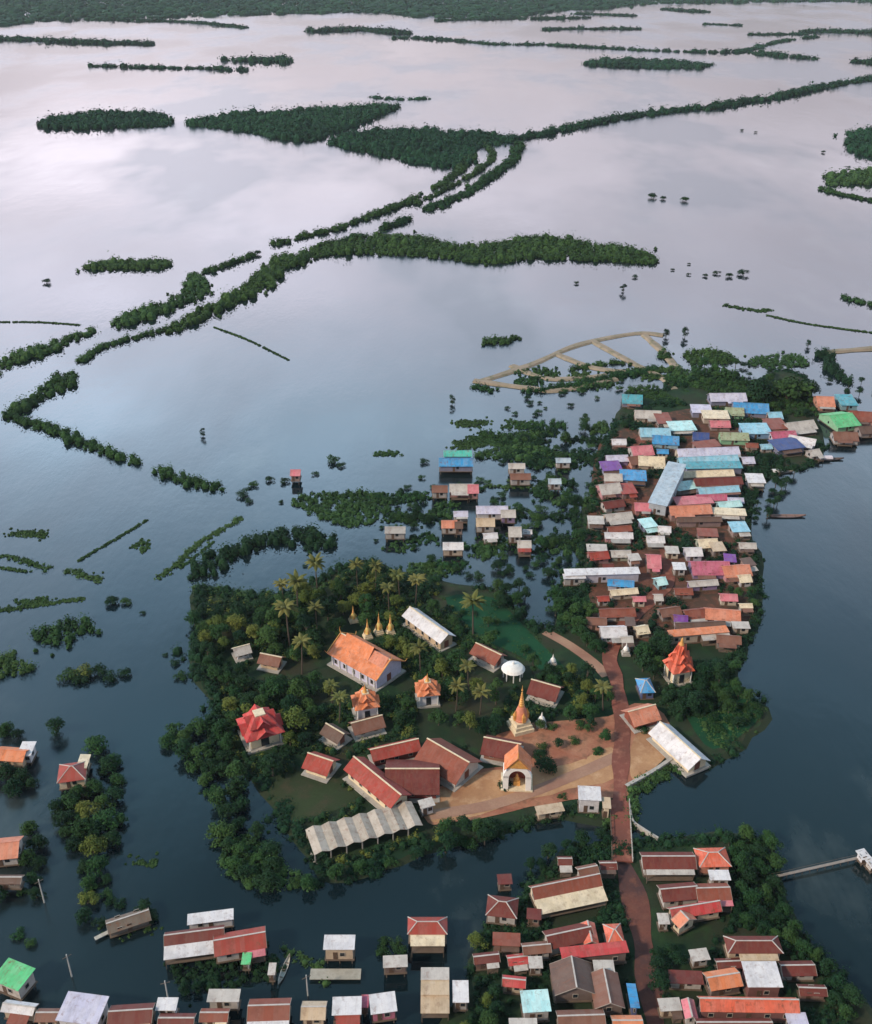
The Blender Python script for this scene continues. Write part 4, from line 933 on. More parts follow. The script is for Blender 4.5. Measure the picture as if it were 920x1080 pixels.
# ---- boats
def boat(px, py, rot, Lb, label, colr, cover=None, seats=True, group=None):
    c = P(px, py, 0); rt = empty('wooden_boat', (c.x, c.y, .05), R(rot)); tag(rt, label, 'boat', group)
    st = []; n = 11
    for i in range(n):
        u = -1+2*i/(n-1); wd = max(.02, (1-abs(u)**2.6))*.75*Lb/9; zz = .35+.55*abs(u)**3; zb = -.1+.5*abs(u)**4
        st.append([(u*Lb/2, -wd, zz), (u*Lb/2, -wd*.6, zb), (u*Lb/2, wd*.6, zb), (u*Lb/2, wd, zz), (u*Lb/2, wd*.86, zz), (u*Lb/2, wd*.5, zb+.12), (u*Lb/2, -wd*.5, zb+.12), (u*Lb/2, -wd*.86, zz)])
    q = MB(); v = [p for r_ in st for p in r_]; f = []
    for i in range(n-1):
        for k in range(8): f.append((i*8+k, (i+1)*8+k, (i+1)*8+(k+1) % 8, i*8+(k+1) % 8))
    f += [tuple(range(8)), tuple(range((n-1)*8+7, (n-1)*8-1, -1))]
    q.add(v, f); q.build('hull', paint_mat(colr, .7, .4), rt)
    for k in (-.5, 0, .45):
        q = MB(); q.box(k*Lb/2, 0, .32, .25, 1.15*Lb/9, .05); q.build('seat', M_wood, rt)
    if cover:
        q = MB(); n2 = 8
        for k in range(n2):
            a0, a1 = math.pi*k/n2, math.pi*(k+1)/n2; R_ = .8*Lb/9
            q.slab([(-Lb*.18, math.cos(a1)*R_, .9+math.sin(a1)*.7), (-Lb*.18, math.cos(a0)*R_, .9+math.sin(a0)*.7), (Lb*.18, math.cos(a0)*R_, .9+math.sin(a0)*.7), (Lb*.18, math.cos(a1)*R_, .9+math.sin(a1)*.7)], .04)
        q.build('canopy', paint_mat(cover), rt)
        q = MB()
        for sx in (-1, 1):
            for s in (-1, 1): q.tube((sx*Lb*.17, s*.72*Lb/9, .3), (sx*Lb*.17, s*.78*Lb/9, 1.0), .04, .04, 5)
        q.build('canopy_frame', M_wood, rt)
    return rt
boat(870,485,2,15,'long boat with a pale canopy off the north east shore',(.10,.07,.06),(.62,.55,.58))
boat(820,499,6,13,'white canopied boat moored below the navy roof',(.30,.25,.22),(.74,.70,.68))
boat(829,545,0,14,'low brown boat alone on the water east of the market village',(.20,.12,.10))
boat(740,553,3,12,'dark boat moored under the dark maroon row',(.08,.05,.04),(.14,.07,.06))
boat(300,1024,78,7,'small pale boat beside the whitish hut in the bottom row',(.52,.48,.42))

# ---- short names of things one can find, used to say where the many small things stand
MARKS = [('great temple hall',375,690),('crimson pavilion',275,757),('long white hall',452,655),('tall pink chedi',549,742),('domed white pavilion',541,706),('red tiered shrine',714,700),
('red courtyard hall',430,805),('ribbed shed',380,870),('small red and cream house',340,802),('pale hut in the western wood',255,682),('white arched shrine',545,808),('white gatehouse',622,836),
('road bridge',655,885),('whitish shed on the right bank',720,780),('bright blue hut',681,721),('long tan fronted house',600,932),('orange tiled house',752,902),('white square sheet roof',804,1027),
('long orange red roof',785,1056),('crimson awning',625,1000),('light cyan roof',565,1055),('large brown roof',605,1030),('dark red hipped roof in the water',530,954),('very long white shed',635,602),
('magenta market roof',748,598),('vivid blue tarpaulin roof',792,429),('vivid green roof',886,441),('blue and jade roofs',481,484),('white double roof',519,536),('pale reed island',360,535),
('fish ponds',600,380),('slanting pale blue market roof',704,512),('navy shore roof',829,468),('thatched boathouse',135,968),('crimson roof in the water at left',76,812),('orange brown hut at left',12,793),
('salmon roof at the left edge',6,892),('southern tiled row',736,650),('bright white roof by the road',647,664),('striped red and white roof',205,984),('green meadow spit',770,745),('blue inlet',555,640),
('plank jetty',860,915),('golden spires',402,655),('cream white shrine',451,725),('gold and white shrine',386,740),('bend of the red road',680,640),('northern market fringe',720,400),('brown ridged roof',795,994),
('right bank roof cluster',725,940),('bright crimson roof',733,956),('violet west edge roof',645,491),('long crimson shop row',756,506),('pale isolated hut',417,557),('faded grey hut in the scrub',585,506),('drowned western shore',205,800),('south west weed corner',262,920)]
ORD = ['', 'second ', 'third ', 'fourth ', 'fifth ', 'sixth ','seventh ','eighth ','ninth ','tenth ','eleventh ','twelfth ','thirteenth ','fourteenth ','fifteenth ']
_seen = {}; PENDING = []
def where(px, py):
    m = min(MARKS, key=lambda k: (k[1]-px)**2+((k[2]-py)*1.25)**2); dx, dy = px-m[1], (py-m[2])*1.25
    a_ = math.degrees(math.atan2(-dy, dx)) % 360
    d = ['right of', 'behind and right of', 'behind', 'behind and left of', 'left of', 'in front and left of', 'in front of', 'in front and right of'][int(((a_+22.5) % 360)//45)]
    return m[0], d, math.hypot(dx, dy)
def later(o, desc, group, p=None):
    px, py = Q(p or o.location); m, d, dist = where(px, py); PENDING.append((m, d, desc, dist, o, group))
def name_all():
    by = {}; used = set()
    for m, d, desc, dist, o, g in PENDING: by.setdefault((m, d, desc), []).append((dist, o, g))
    for (m, d, desc), l in by.items():
        l.sort(key=lambda k: k[0])
        for i, (dist, o, g) in enumerate(l):
            j = i
            while True:
                lab = ('' if len(l) == 1 and j == 0 else ORD[min(j, 14)]+'nearest ')+desc+' '+d+' the '+m
                if len(lab.split()) > 16: lab = lab.replace(' nearest', '')
                for w_ in ('big ', 'small '):
                    if len(lab.split()) > 16: lab = lab.replace(w_, '', 1)
                if len(lab.split()) > 16: lab = lab.replace('in front and ', 'in front ')
                if lab not in used or j > 14: break
                j += 1
            used.add(lab); o['label'] = lab; o['group'] = g
RCN = {'brick':'brick red','rust':'rust brown','pale':'pale grey','white':'white','brown':'dark brown','red':'red','dred':'maroon','sky':'light blue','teal':'teal','cream':'cream','salmon':'salmon','blue':'blue','lilac':'lilac','pink':'pink','crim':'crimson','grey':'grey','tan':'tan','cyan':'turquoise','navy':'navy'}
def fill_houses(poly, n, wr, cols, grp):
    k = t_ = 0
    while k < n and t_ < 4000:
        t_ += 1; px, py = rng.uniform(min(p[0] for p in poly), max(p[0] for p in poly)), rng.uniform(min(p[1] for p in poly), max(p[1] for p in poly)); wp = rng.uniform(*wr); dp = wp*rng.uniform(.36, .55)
        if not inside(px, py, poly) or any(abs(px-a)*2 < (wp+c)*.96 and abs(py-b)*2 < (dp+d)*.9+3 for a, b, c, d in PXB): continue
        if any(inside(px, py, r_) for r_ in ROADPX): continue
        rc = rng.choice(cols); wc = rng.choice(['pale','rust','tan','grey','brown','cream'])
        o = hs(px, py, wp, dp, rng.uniform(-8, 8), 'x', rc, wc, h=rng.uniform(1.8, 2.4), deck=.8, form=rng.choice(['gable','shed','gable']), ext=(rng.choice(['rust','pale','brown']), rng.uniform(.8, 1.6), rng.uniform(.4, .9), rng.uniform(-1, 1)) if rng.random() < .5 else None)
        later(o, ('small ' if wr[1] < 30 else 'larger ')+RCN[rc]+' roofed house', grp); k += 1
ROADPX = [[(645,850),(646,690),(648,665),(676,632),(692,600),(680,565),(656,535),(655,500),(680,510),(716,600),(706,650),(664,700),(664,850)],[(664,900),(650,900),(672,1100),(708,1100)]]
fill_houses([(640,470),(690,430),(800,425),(850,450),(840,475),(800,500),(785,545),(795,600),(780,670),(620,672),(615,600),(625,540)], 19, (12,21), ['brick','rust','pale','white','white','white','lilac','sky','blue','sky','teal','cream','pink','red','dred'], 'small houses of the market village')
fill_houses([(520,985),(560,975),(690,985),(850,985),(880,1075),(560,1080),(500,1040)], 7, (24,36), ['brick','dred','red','crim','dred'], 'larger houses of the southern village')
fill_houses([(520,900),(650,890),(700,880),(810,900),(850,1000),(880,1075),(560,1080),(500,1040)], 6, (14,24), ['brick','red','dred','dred','crim','dred','brick','pale'], 'small houses of the southern village')
fill_houses([(455,495),(560,495),(565,585),(455,585)], 3, (10,16), ['pale','white','white','lilac'], 'small houses of the middle cluster')

# ------------------------------------------------------------------ trees and bushes
def crown_points(lobes, nq, shell=.78, bias=.35):
    C_, N_ = [], []
    tot = sum(l[3]**2 for l in lobes)
    for (x, y, z, r, sq) in lobes:
        k = max(12, int(nq*r*r/tot)); d = nr.normal(size=(k, 3)); d /= np.linalg.norm(d, axis=1)[:, None]
        d[:, 2] = np.where(d[:, 2] < -.35, -d[:, 2]*.8, d[:, 2])
        rad = nr.uniform(shell, 1.08, k)[:, None]*r*(1+.12*nr.normal(size=(k, 1)))
        p = d*rad; p[:, 2] *= sq; C_.append(p+np.array([x, y, z])); n = d+nr.normal(size=(k, 3))*.4; n[:, 2] += bias; N_.append(n)
    return np.concatenate(C_), np.concatenate(N_)
def proto_tree(seed, kind):
    """crown radius about 1, trunk foot at z = 0, returns (crown mesh, trunk mesh, height)"""
    r_ = random.Random(seed); lobes = []
    if kind == 'round':
        ht = 1.9
        for k in range(11):
            a_ = r_.uniform(0, 6.28); d_ = r_.uniform(.15, .66); z = r_.uniform(.75, 1.5)-d_*.35
            lobes.append((math.cos(a_)*d_, math.sin(a_)*d_, z, r_.uniform(.28, .48), r_.uniform(.7, .95)))
        lobes.append((r_.uniform(-.1,.1), r_.uniform(-.1,.1), 1.35, .42, .9))
    elif kind == 'tall':
        ht = 2.7
        for k in range(12):
            z = r_.uniform(.8, 2.4); w_ = .55*math.sin(math.pi*min(1, (z-.4)/2.3)); a_ = r_.uniform(0, 6.28)
            lobes.append((math.cos(a_)*w_, math.sin(a_)*w_, z, r_.uniform(.26, .42), 1.0))
    elif kind == 'broad':
        ht = 1.6
        for k in range(14):
            a_ = r_.uniform(0, 6.28); d_ = math.sqrt(r_.random())*.82; z = 1.15-d_*d_*.45+r_.uniform(-.1, .12)
            lobes.append((math.cos(a_)*d_, math.sin(a_)*d_*.85, z, r_.uniform(.22, .38), .75))
    else:                                 # bush, sits low on water
        ht = .9
        for k in range(8):
            a_ = r_.uniform(0, 6.28); d_ = r_.uniform(.1, .68); z = .42-d_*.3+r_.uniform(-.05, .12)
            lobes.append((math.cos(a_)*d_, math.sin(a_)*d_, z, r_.uniform(.28, .45), .8))
    nq = {'round': 1100, 'tall': 1200, 'broad': 1200, 'bush': 520}[kind]
    c, n = crown_points(lobes, nq)
    c[:, 2] = np.maximum(c[:, 2], .06)
    cm = lambda m: quads_mesh('crown', c, n, nr.uniform(.07, .17, len(c)), m)
    q = MB(); top = {'round': 1.2, 'tall': 2.0, 'broad': .95, 'bush': .4}[kind]; rt_ = {'bush': .035}.get(kind, .075)
    q.tube((0,0,-.25), (.02,.01,top*.5), rt_, rt_*.75, 7); q.tube((.02,.01,top*.5), (.0,.03,top), rt_*.75, rt_*.3, 7)
    for l in lobes[:6]: q.tube((.02, .01, top*r_.uniform(.35, .6)), (l[0]*.8, l[1]*.8, l[2]), rt_*.5, rt_*.14, 5)
    return cm, q
def palm_proto(seed):
    r_ = random.Random(seed); C_ = []; q = MB(); hgt = 3.1; bx = .0
    p = Vector((0, 0, -.2)); dirn = Vector((r_.uniform(-.12, .12), r_.uniform(-.12, .12), 1))
    for k in range(5):
        p2 = p+dirn*(hgt+.2)/5; q.tube(p, p2, .075-.008*k, .067-.008*k, 7); p = p2; dirn.x *= .8; dirn.y *= .8
    fr = MB()
    for k in range(20):
        a_ = k*2.399+r_.uniform(-.2, .2); el = r_.uniform(.1, 1.1); ln = r_.uniform(.85, 1.15); prev = p.copy(); tang = Vector((math.cos(a_)*math.cos(el), math.sin(a_)*math.cos(el), math.sin(el)))
        side = Vector((-math.sin(a_), math.cos(a_), 0)); w0 = .05
        for j in range(5):
            nx = prev+tang*ln/5; w1 = [.17, .2, .17, .11, .02][j]
            for s in (-1, 1):
                d0 = side*s*w0-Vector((0,0,w0*.5)); d1 = side*s*w1-Vector((0,0,w1*.5))
                fr.add([prev, nx, nx+d1, prev+d0], [(0,1,2,3)])
            prev = nx; w0 = w1; tang = (tang+Vector((0,0,-.28))).normalized()
    return fr, q
MATS = {'leaf': M_leaf, 'dark': M_leafd, 'yellow': M_leafy}
PRO = {}
for kind, ns in (('round', 4), ('tall', 3), ('broad', 3), ('bush', 4)):
    for s in range(ns):
        cm, q = proto_tree(100*len(kind)+s*17+3, kind)
        tm = q.build('trunk', M_bark); tme = tm.data; bpy.data.objects.remove(tm)
        for mk, mm in MATS.items(): PRO.setdefault((kind, mk), []).append((cm(mm), tme))
for s in range(3):
    fr, q = palm_proto(s+5); fo = fr.build('crown', M_palm); tr = q.build('trunk', M_bark)
    PRO.setdefault(('palm', 'palm'), []).append((fo.data, tr.data)); bpy.data.objects.remove(fo); bpy.data.objects.remove(tr)
TREEPOS = []
NAMES = {'bush': 'shrub', 'palm': 'palm_tree'}
CAT = {'bush': 'shrub', 'palm': 'palm tree'}
def plant(x, y, r, kind, mk, label, group=None, z=0.0, hs_=1.0):
    if kind == 'palm': mk = 'palm'
    if z < .05 and kind in ('round', 'tall', 'broad') and r > 1: z = -.42*r      # stands deep in the flood
    me, tr = rng.choice(PRO[(kind, mk)])
    s = r*(1.0 if kind != 'palm' else 1.0)
    e = empty(NAMES.get(kind, 'tree'), (x, y, z), rng.uniform(0, 6.28), (s, s, s*hs_*rng.uniform(.85, 1.15)))
    tag(e, label, CAT.get(kind, 'tree'), group)
    link(me, 'crown', e)
    if kind != 'bush': link(tr, 'trunk', e)
    else: link(tr, 'stem', e)
    TREEPOS.append((x, y, r))
    if label is None:
        tone = {'leaf': 'green', 'dark': 'dark', 'yellow': 'yellowish', 'palm': ''}[mk]; size = 'big ' if r > {'bush': 2.3}.get(kind, 3.2) else 'small ' if r < {'bush': 1.5}.get(kind, 2.4) else ''
        desc = {'round': size+tone+' round tree', 'tall': size+tone+' narrow tree', 'broad': size+tone+' spreading tree', 'bush': size+tone+' shrub', 'palm': size+'yellow green palm'}[kind]
        later(e, ' '.join(desc.split()), group, (x, y, z+r))
    return e
def one(px, py, wpx, kind, mk, label, group=None, z=0.0, hs_=1.0):
    """crown centre at (px,py), crown width in photo pixels"""
    r = wpx/2/ppm(py); zc = r*{'round': .7, 'tall': 1.1, 'broad': .55, 'bush': .4, 'palm': 3.0}[kind]*hs_+z
    c = P(px, py, zc); return plant(c.x, c.y, r, kind, mk, label, group, z, hs_)
def free(x, y, r, k=.75):
    for bx, by, br_ in BOXES:
        dx, dy = x-bx, y-by
        if dx*dx+dy*dy < (br_+r*k)**2: return False
        # do not stand right in front of a building and hide it
        if abs(dx) < br_+r*.6 and -(br_+r*2.2) < dy < 0: return False
    for tx, ty, tr_ in TREEPOS:
        if (x-tx)**2+(y-ty)**2 < ((r+tr_)*.62)**2: return False
    return True
def grove(poly_px, n, rr, kinds, label=None, group=None, z=.5, avoid=None, tries=60, hs_=1.0):
    g = [(v.x, v.y) for v in pts(poly_px, .5)]; xs = [p[0] for p in g]; ys = [p[1] for p in g]; k = 0; t_ = 0
    while k < n and t_ < n*tries:
        t_ += 1; x, y = rng.uniform(min(xs), max(xs)), rng.uniform(min(ys), max(ys)); r = rng.uniform(*rr)
        if not inside(x, y, g) or not free(x, y, r): continue
        if avoid and any(inside(x, y, a_) for a_ in AV): continue
        kd, mk = rng.choice(kinds)
        if kd == 'palm' and not free(x, y, r*1.4, .6): continue
        plant(x, y, r, kd, mk, None, {'round':'round trees','tall':'narrow trees','broad':'spreading trees','bush':'shrubs','palm':'palms'}[kd], z, hs_); k += 1
AV = [[(v.x, v.y) for v in pts(l, .5)] for l in (
    [(446,842),(505,822),(600,803),(645,785),(650,770),(700,760),(712,800),(664,835),(600,845),(540,858),(450,868)],
    [(640,850),(648,690),(665,660),(698,600),(712,600),(680,660),(664,700),(668,850)],
    [(665,1120),(662,985),(645,905),(665,905),(690,1000),(712,1120)],
    [(470,632),(520,632),(545,655),(575,680),(600,715),(560,705),(500,670)],
    [(285,826),(330,812),(385,842),(320,866),(298,868)], [(250,812),(272,815),(300,852),(334,900),(334,935),(305,915),(272,870)], [(568,664),(600,680),(640,712),(625,715),(570,675)])]
RD, DK, YL = ('round','leaf'), ('round','dark'), ('round','yellow')
# hand placed: crown centre, width
ONE = [(392,598,24,'round','dark','rounded dark tree at the northern tip of the temple island'),
(205,652,26,'round','leaf','round bright green tree standing in the water north west of the island'),
(58,765,22,'tall','dark','egg shaped dark tree standing alone in the water at left'),
(100,783,30,'round','leaf','topmost tree of the flooded row at left'),(112,806,28,'round','dark','tree right of the dark crimson roof'),
(131,708,20,'bush','dark','round bush at the right end of the left thicket'),(577,806,26,'round','dark','dark tree right of the white arched shrine'),
(570,794,18,'round','dark','smaller dark tree behind the one beside the arched shrine'),(631,791,15,'round','leaf','small round tree in the middle of the temple yard'),
(533,829,20,'bush','dark','clipped bush left in front of the arched shrine'),(678,768,19,'bush','leaf','clipped bush on the tan earth corner'),
(594,840,15,'bush','leaf','bush between the low tan shelter and the gatehouse'),(526,752,20,'round','leaf','bright tree just left of the tall chedi'),
(832,408,54,'broad','leaf','large spreading tree at the north end of the market village'),(803,412,34,'round','dark','dark tree left of the large spreading tree'),
(856,408,22,'round','dark','dark tree right of the large spreading tree'),(770,395,30,'bush','leaf','bushy tree left of the northern market roofs'),
(447,486,13,'bush','dark','solitary bush just west of the blue roof'),(214,456,8,'tall','dark','single thin tree in the open lake at left'),
(477,422,9,'tall','dark','single small tree in the lake south west of the fish ponds'),(49,296,12,'bush','dark','single round bush far left on the open water'),
(608,298,7,'bush','dark','tiny bush just below the long thicket band'),(658,303,9,'tall','dark','small forked tree below the right end of the thicket band'),(670,291,8,'bush','dark','tiny bush at the right end of the thicket band'),
(703,351,9,'tall','dark','left one of the twin small trees north of the fish ponds'),(723,351,9,'tall','dark','right one of the twin small trees north of the fish ponds'),
(710,284,6,'bush','dark','tiny bush first in the row right of the band'),(727,278,5,'bush','dark','upper tiny bush of a pair right of the band'),(727,289,6,'bush','dark','lower tiny bush of a pair right of the band'),
(744,290,8,'bush','dark','small bush left of the dense bush trio'),(757,287,10,'bush','dark','left bush of the dense trio on the right'),(770,290,10,'bush','dark','middle bush of the dense trio on the right'),(785,287,14,'bush','dark','right and largest bush of the dense trio'),
(688,206,14,'bush','dark','left bush of the far pair on open water'),(700,208,10,'bush','dark','small bush between the far pair'),(723,209,14,'bush','leaf','right bush of the far pair on open water'),
(869,160,6,'bush','dark','tiny far bush near the right edge'),(797,139,5,'bush','dark','tiny far bush below the tree hedgerow at right'),(783,137,5,'bush','dark','tiny far bush left of its twin below the hedgerow'),(895,176,6,'bush','dark','tiny far bush above the right edge thicket'),
(272,266,11,'bush','dark','round bush at the upper end of the canal bank'),(853,362,7,'tall','dark','small tree north east of the large spreading tree'),
(257,519,17,'bush','dark','left bush of the cluster north west of the reed island'),(268,510,14,'bush','leaf','upper bush of the cluster north west of the reed island'),(262,527,12,'bush','dark','lower bush of the cluster north west of the reed island'),
(285,505,13,'bush','dark','bush left of the lone pinkish hut'),(300,506,14,'bush','dark','bush touching the lone pinkish hut'),(332,499,10,'bush','leaf','bush right of the lone pinkish hut'),(352,484,18,'bush','leaf','leafy bush clump north of the reed island'),(360,490,12,'bush','dark','dark bush under the leafy clump north of the reed island'),
(536,430,8,'bush','dark','tiny bush under the fish ponds'),(615,400,8,'bush','dark','bush inside the lower fish pond'),(593,414,11,'bush','dark','bush on the lower dyke of the fish ponds'),(628,407,10,'bush','dark','bush right on the lower dyke of the fish ponds'),
(118,632,16,'round','dark','dark shrubby tree left part of the small wedge shaped clump'),(133,634,17,'bush','leaf','low right bush of the small wedge shaped clump'),(150,646,8,'bush','dark','tiny half drowned bush right of the wedge clump'),
(185,698,14,'bush','dark','bush just off the west bank of the island'),(190,712,18,'bush','leaf','larger bush off the west bank of the island'),(175,690,8,'bush','dark','tiny bush outermost off the west bank of the island')]
for px, py, wd, kd, mk, lab in ONE: one(px, py, wd, kd, mk, lab)
# row of flooded trees at left, from the crimson roof down
for px, py, wd, kd, mk in [(100,828,26,'round','leaf'),(74,842,30,'round','leaf'),(122,838,24,'round','dark'),(92,852,30,'broad','yellow'),(112,862,34,'round','leaf'),(68,862,26,'round','dark'),(88,874,32,'round','leaf'),(118,884,24,'round','dark'),(98,892,30,'round','yellow'),(78,888,24,'round','dark'),(104,912,26,'round','leaf'),(94,930,24,'round','leaf'),(110,926,18,'round','dark'),(92,948,24,'broad','yellow'),(88,966,22,'round','dark')]:
    one(px, py, wd, kd, mk, None, 'flooded column of trees at left')
for px, py, wd, kd, mk in [(60,850,22,'round','dark'),(84,836,24,'round','leaf'),(128,862,20,'round','leaf'),(82,862,26,'broad','leaf'),(100,876,26,'round','dark'),(70,876,20,'round','leaf'),(120,800,20,'round','leaf'),(88,914,20,'round','dark'),(112,942,18,'bush','leaf'),(124,820,22,'round','leaf'),(110,846,24,'round','leaf')]:
    one(px, py, wd, kd, mk, None, 'flooded column of trees at left')
for px, py, wd, kd, mk in [(118,950,18,'bush','dark'),(128,953,17,'bush','dark'),(152,957,26,'round','dark'),(160,967,18,'round','dark'),(104,973,18,'bush','dark')]:
    one(px, py, wd, kd, mk, None, 'trees round the boathouse')
for px, py, wd, kd, mk in [(5,768,24,'round','leaf'),(18,774,16,'round','dark'),(6,815,28,'round','dark'),(24,818,26,'round','dark'),(14,830,26,'round','dark'),(34,826,18,'round','dark'),(-12,820,26,'round','dark')]:
    one(px, py, wd, kd, mk, None, 'trees round the left edge huts')
for px, py, wd, kd, mk in [(30,872,24,'round','leaf'),(40,888,24,'round','dark'),(28,904,24,'round','leaf'),(42,908,20,'round','dark'),(34,925,20,'round','leaf'),(38,942,20,'round','dark'),(22,940,16,'bush','leaf'),(-5,942,26,'round','dark')]:
    one(px, py, wd, kd, mk, None, 'trees beside the left edge salmon roof')
for px, py, wd in [(20,985,20),(32,993,18)]: one(px, py, wd, 'bush', 'leaf', None, 'half drowned bushes at the lower left')
for px, py, wd, mk in [(72,710,26,'leaf'),(88,706,28,'yellow'),(103,706,26,'dark'),(116,712,20,'dark'),(84,716,22,'dark')]:
    one(px, py, wd, 'bush', mk, None, 'long bush clump at left')
# temple island woods
W_IS = {'round': 'broadleaved tree in the dense temple grove', 'tall': 'narrow tall tree in the dense temple grove', 'broad': 'spreading tree in the dense temple grove', 'palm': 'yellow green palm rising from the temple grove', 'bush': 'bush under the trees of the temple grove'}
G_IS = {k: 'temple grove '+v+'s' for k, v in {'round':'round tree','tall':'tall tree','broad':'spreading tree','palm':'palm','bush':'bush'}.items()}
MIX = [DK]*3+[RD]*5+[YL]*2+[('tall','dark'),('tall','leaf'),('broad','dark'),('broad','leaf'),YL,('palm','palm')]
grove([(300,640),(340,622),(400,615),(440,640),(520,680),(535,735),(500,775),(440,765),(360,770),(335,720),(320,680)], 60, (2.3,4.2), MIX+[('palm','palm')]*14+[YL]*4+[('tall','yellow'),('broad','yellow')], W_IS, G_IS, .5, True)
grove([(215,660),(300,640),(330,690),(350,760),(330,800),(290,822),(250,822),(232,780),(238,740),(222,712)], 62, (2.5,4.2), MIX, {k: v.replace('dense temple grove', 'dark western wood of the island').replace('temple grove', 'dark western wood of the island') for k, v in W_IS.items()}, {k: 'western wood '+v[13:] for k, v in G_IS.items()}, .5, True)
grove([(165,772),(208,768),(236,790),(256,850),(275,880),(330,925),(262,940),(238,905),(232,850),(200,806)], 34, (2.4,3.8), [RD]*3+[DK]*3+[('broad','leaf'),('bush','leaf')], {k: 'flooded '+{'round':'round tree','broad':'spreading tree','bush':'bush','tall':'tree','palm':'palm'}[k]+' along the drowned western shore of the island' for k in W_IS}, None, .0, True)
grove([(330,900),(440,872),(520,872),(515,890),(440,905),(330,935),(262,938)], 34, (1.9,3.1), [RD]*3+[DK]*4+[('bush','leaf')]*3, {k: {'round':'tree','broad':'tree','bush':'bush','tall':'tree','palm':'palm'}[k]+' in the green fringe below the ribbed shed' for k in W_IS}, None, .1, True)
grove([(550,690),(600,712),(640,725),(648,755),(600,765),(560,760),(556,720)], 16, (2.0,3.2), MIX, {k: v.replace('dense temple grove', 'garden between chedi and red road').replace('temple grove', 'garden between chedi and red road') for k, v in W_IS.items()}, {k: 'garden '+k for k in W_IS}, .5, True)
grove([(575,640),(610,622),(650,630),(640,690),(620,690),(600,665)], 18, (2.4,3.8), [RD]*3+[('broad','leaf')]*2+[DK], {k: v.replace('in the dense temple grove', 'west of the road below the market village').replace('temple grove', 'bend west of the road') for k, v in W_IS.items()}, {k: 'west of road '+k for k in W_IS}, .4, True)
grove([(668,680),(700,676),(790,668),(770,720),(740,735),(745,760),(700,758),(672,735)], 36, (2.3,3.8), [DK]*5+[RD]*2+[('tall','dark')], {k: v.replace('in the dense temple grove', 'round the red tiered shrine east of the road').replace('temple grove', 'trees round the tiered shrine') for k, v in W_IS.items()}, {k: 'shrine wood '+k for k in W_IS}, .5, True)
grove([(748,612),(796,608),(798,650),(760,638)], 7, (1.8,2.6), [DK, RD], {k: 'tree behind the southern tiled row on the east shore' for k in W_IS}, {k: 'east shore '+k for k in W_IS}, .4)
grove([(520,645),(520,620),(560,620),(548,645)], 7, (2.0,3.0), [DK, RD], {k: 'tree beside the blue inlet north of the meadow' for k in W_IS}, {k: 'inlet '+k for k in W_IS}, .3)
# flooded scrub between the two villages
S_LAB = {'round': 'small drowned tree in the scrub between the two northern villages', 'bush': 'dark bush in the scrub between the two northern villages', 'tall': 'thin drowned tree in the scrub between the two northern villages'}
grove([(560,450),(640,430),(640,540),(622,600),(600,625),(540,600),(560,560),(520,480)], 74, (1.7,3.2), [('bush','dark')]*4+[('bush','leaf')]*3+[DK, RD], S_LAB, {'bush': 'scrub bushes between the villages', 'round': 'scrub trees between the villages'}, 0)
grove([(425,500),(470,500),(530,505),(560,560),(560,600),(500,620),(470,600),(440,600),(410,570)], 46, (1.5,2.8), [('bush','dark')]*4+[('bush','leaf')]*3+[DK], {k: 'bush or small tree amid the roofs of the middle cluster' for k in W_IS}, {'bush': 'middle cluster bushes', 'round': 'middle cluster trees'}, 0)
grove([(560,395),(720,395),(660,425),(600,440),(540,440)], 22, (1.2,2.2), [('bush','dark'),('bush','leaf')], {'bush': 'bush below the fish ponds north west of the market'}, 'fish pond bushes', 0)
grove([(700,385),(790,385),(880,405),(862,440),(800,440),(740,425),(690,420)], 20, (2.0,3.2), [DK, RD, ('bush','dark')], {k: 'scrubby tree at the northern fringe of the market village' for k in W_IS}, {k: 'northern fringe '+k for k in W_IS}, .4)
grove([(640,450),(780,440),(850,480),(780,600),(690,600),(630,560)], 34, (1.4,2.4), [DK, ('bush','dark')], {k: 'dark tree squeezed between the market roofs' for k in W_IS}, {k: 'market '+k for k in W_IS}, .4, True)
grove([(866,395),(930,400),(930,470),(880,470)], 8, (1.6,2.4), [DK, ('bush','dark')], {k: 'dark tree among the coloured roofs at the right edge' for k in W_IS}, {k: 'right edge '+k for k in W_IS}, .2)
grove([(250,505),(330,505),(430,520),(420,565),(390,580),(440,600),(300,600)], 10, (.9,1.7), [('bush','dark')], {'bush': 'lone small bush round the pale reed island'}, 'bushes round the reed island', 0)
grove([(560,768),(640,762),(648,800),(600,808),(575,800)], 9, (1.5,2.4), [DK, RD, ('bush','leaf')], None, None, .5, False)
grove([(500,765),(560,770),(580,800),(520,815),(500,800)], 8, (1.7,2.6), [DK, RD], None, None, .5, False)
grove([(475,640),(520,640),(560,680),(590,705),(560,700),(505,675)], 7, (1.3,2.2), [('bush','leaf'), ('bush','dark'), RD], None, None, .5)
grove([(740,705),(775,725),(800,750),(780,770),(745,775)], 20, (1.6,2.8), [('bush','leaf'), RD, RD, DK], None, None, .5)
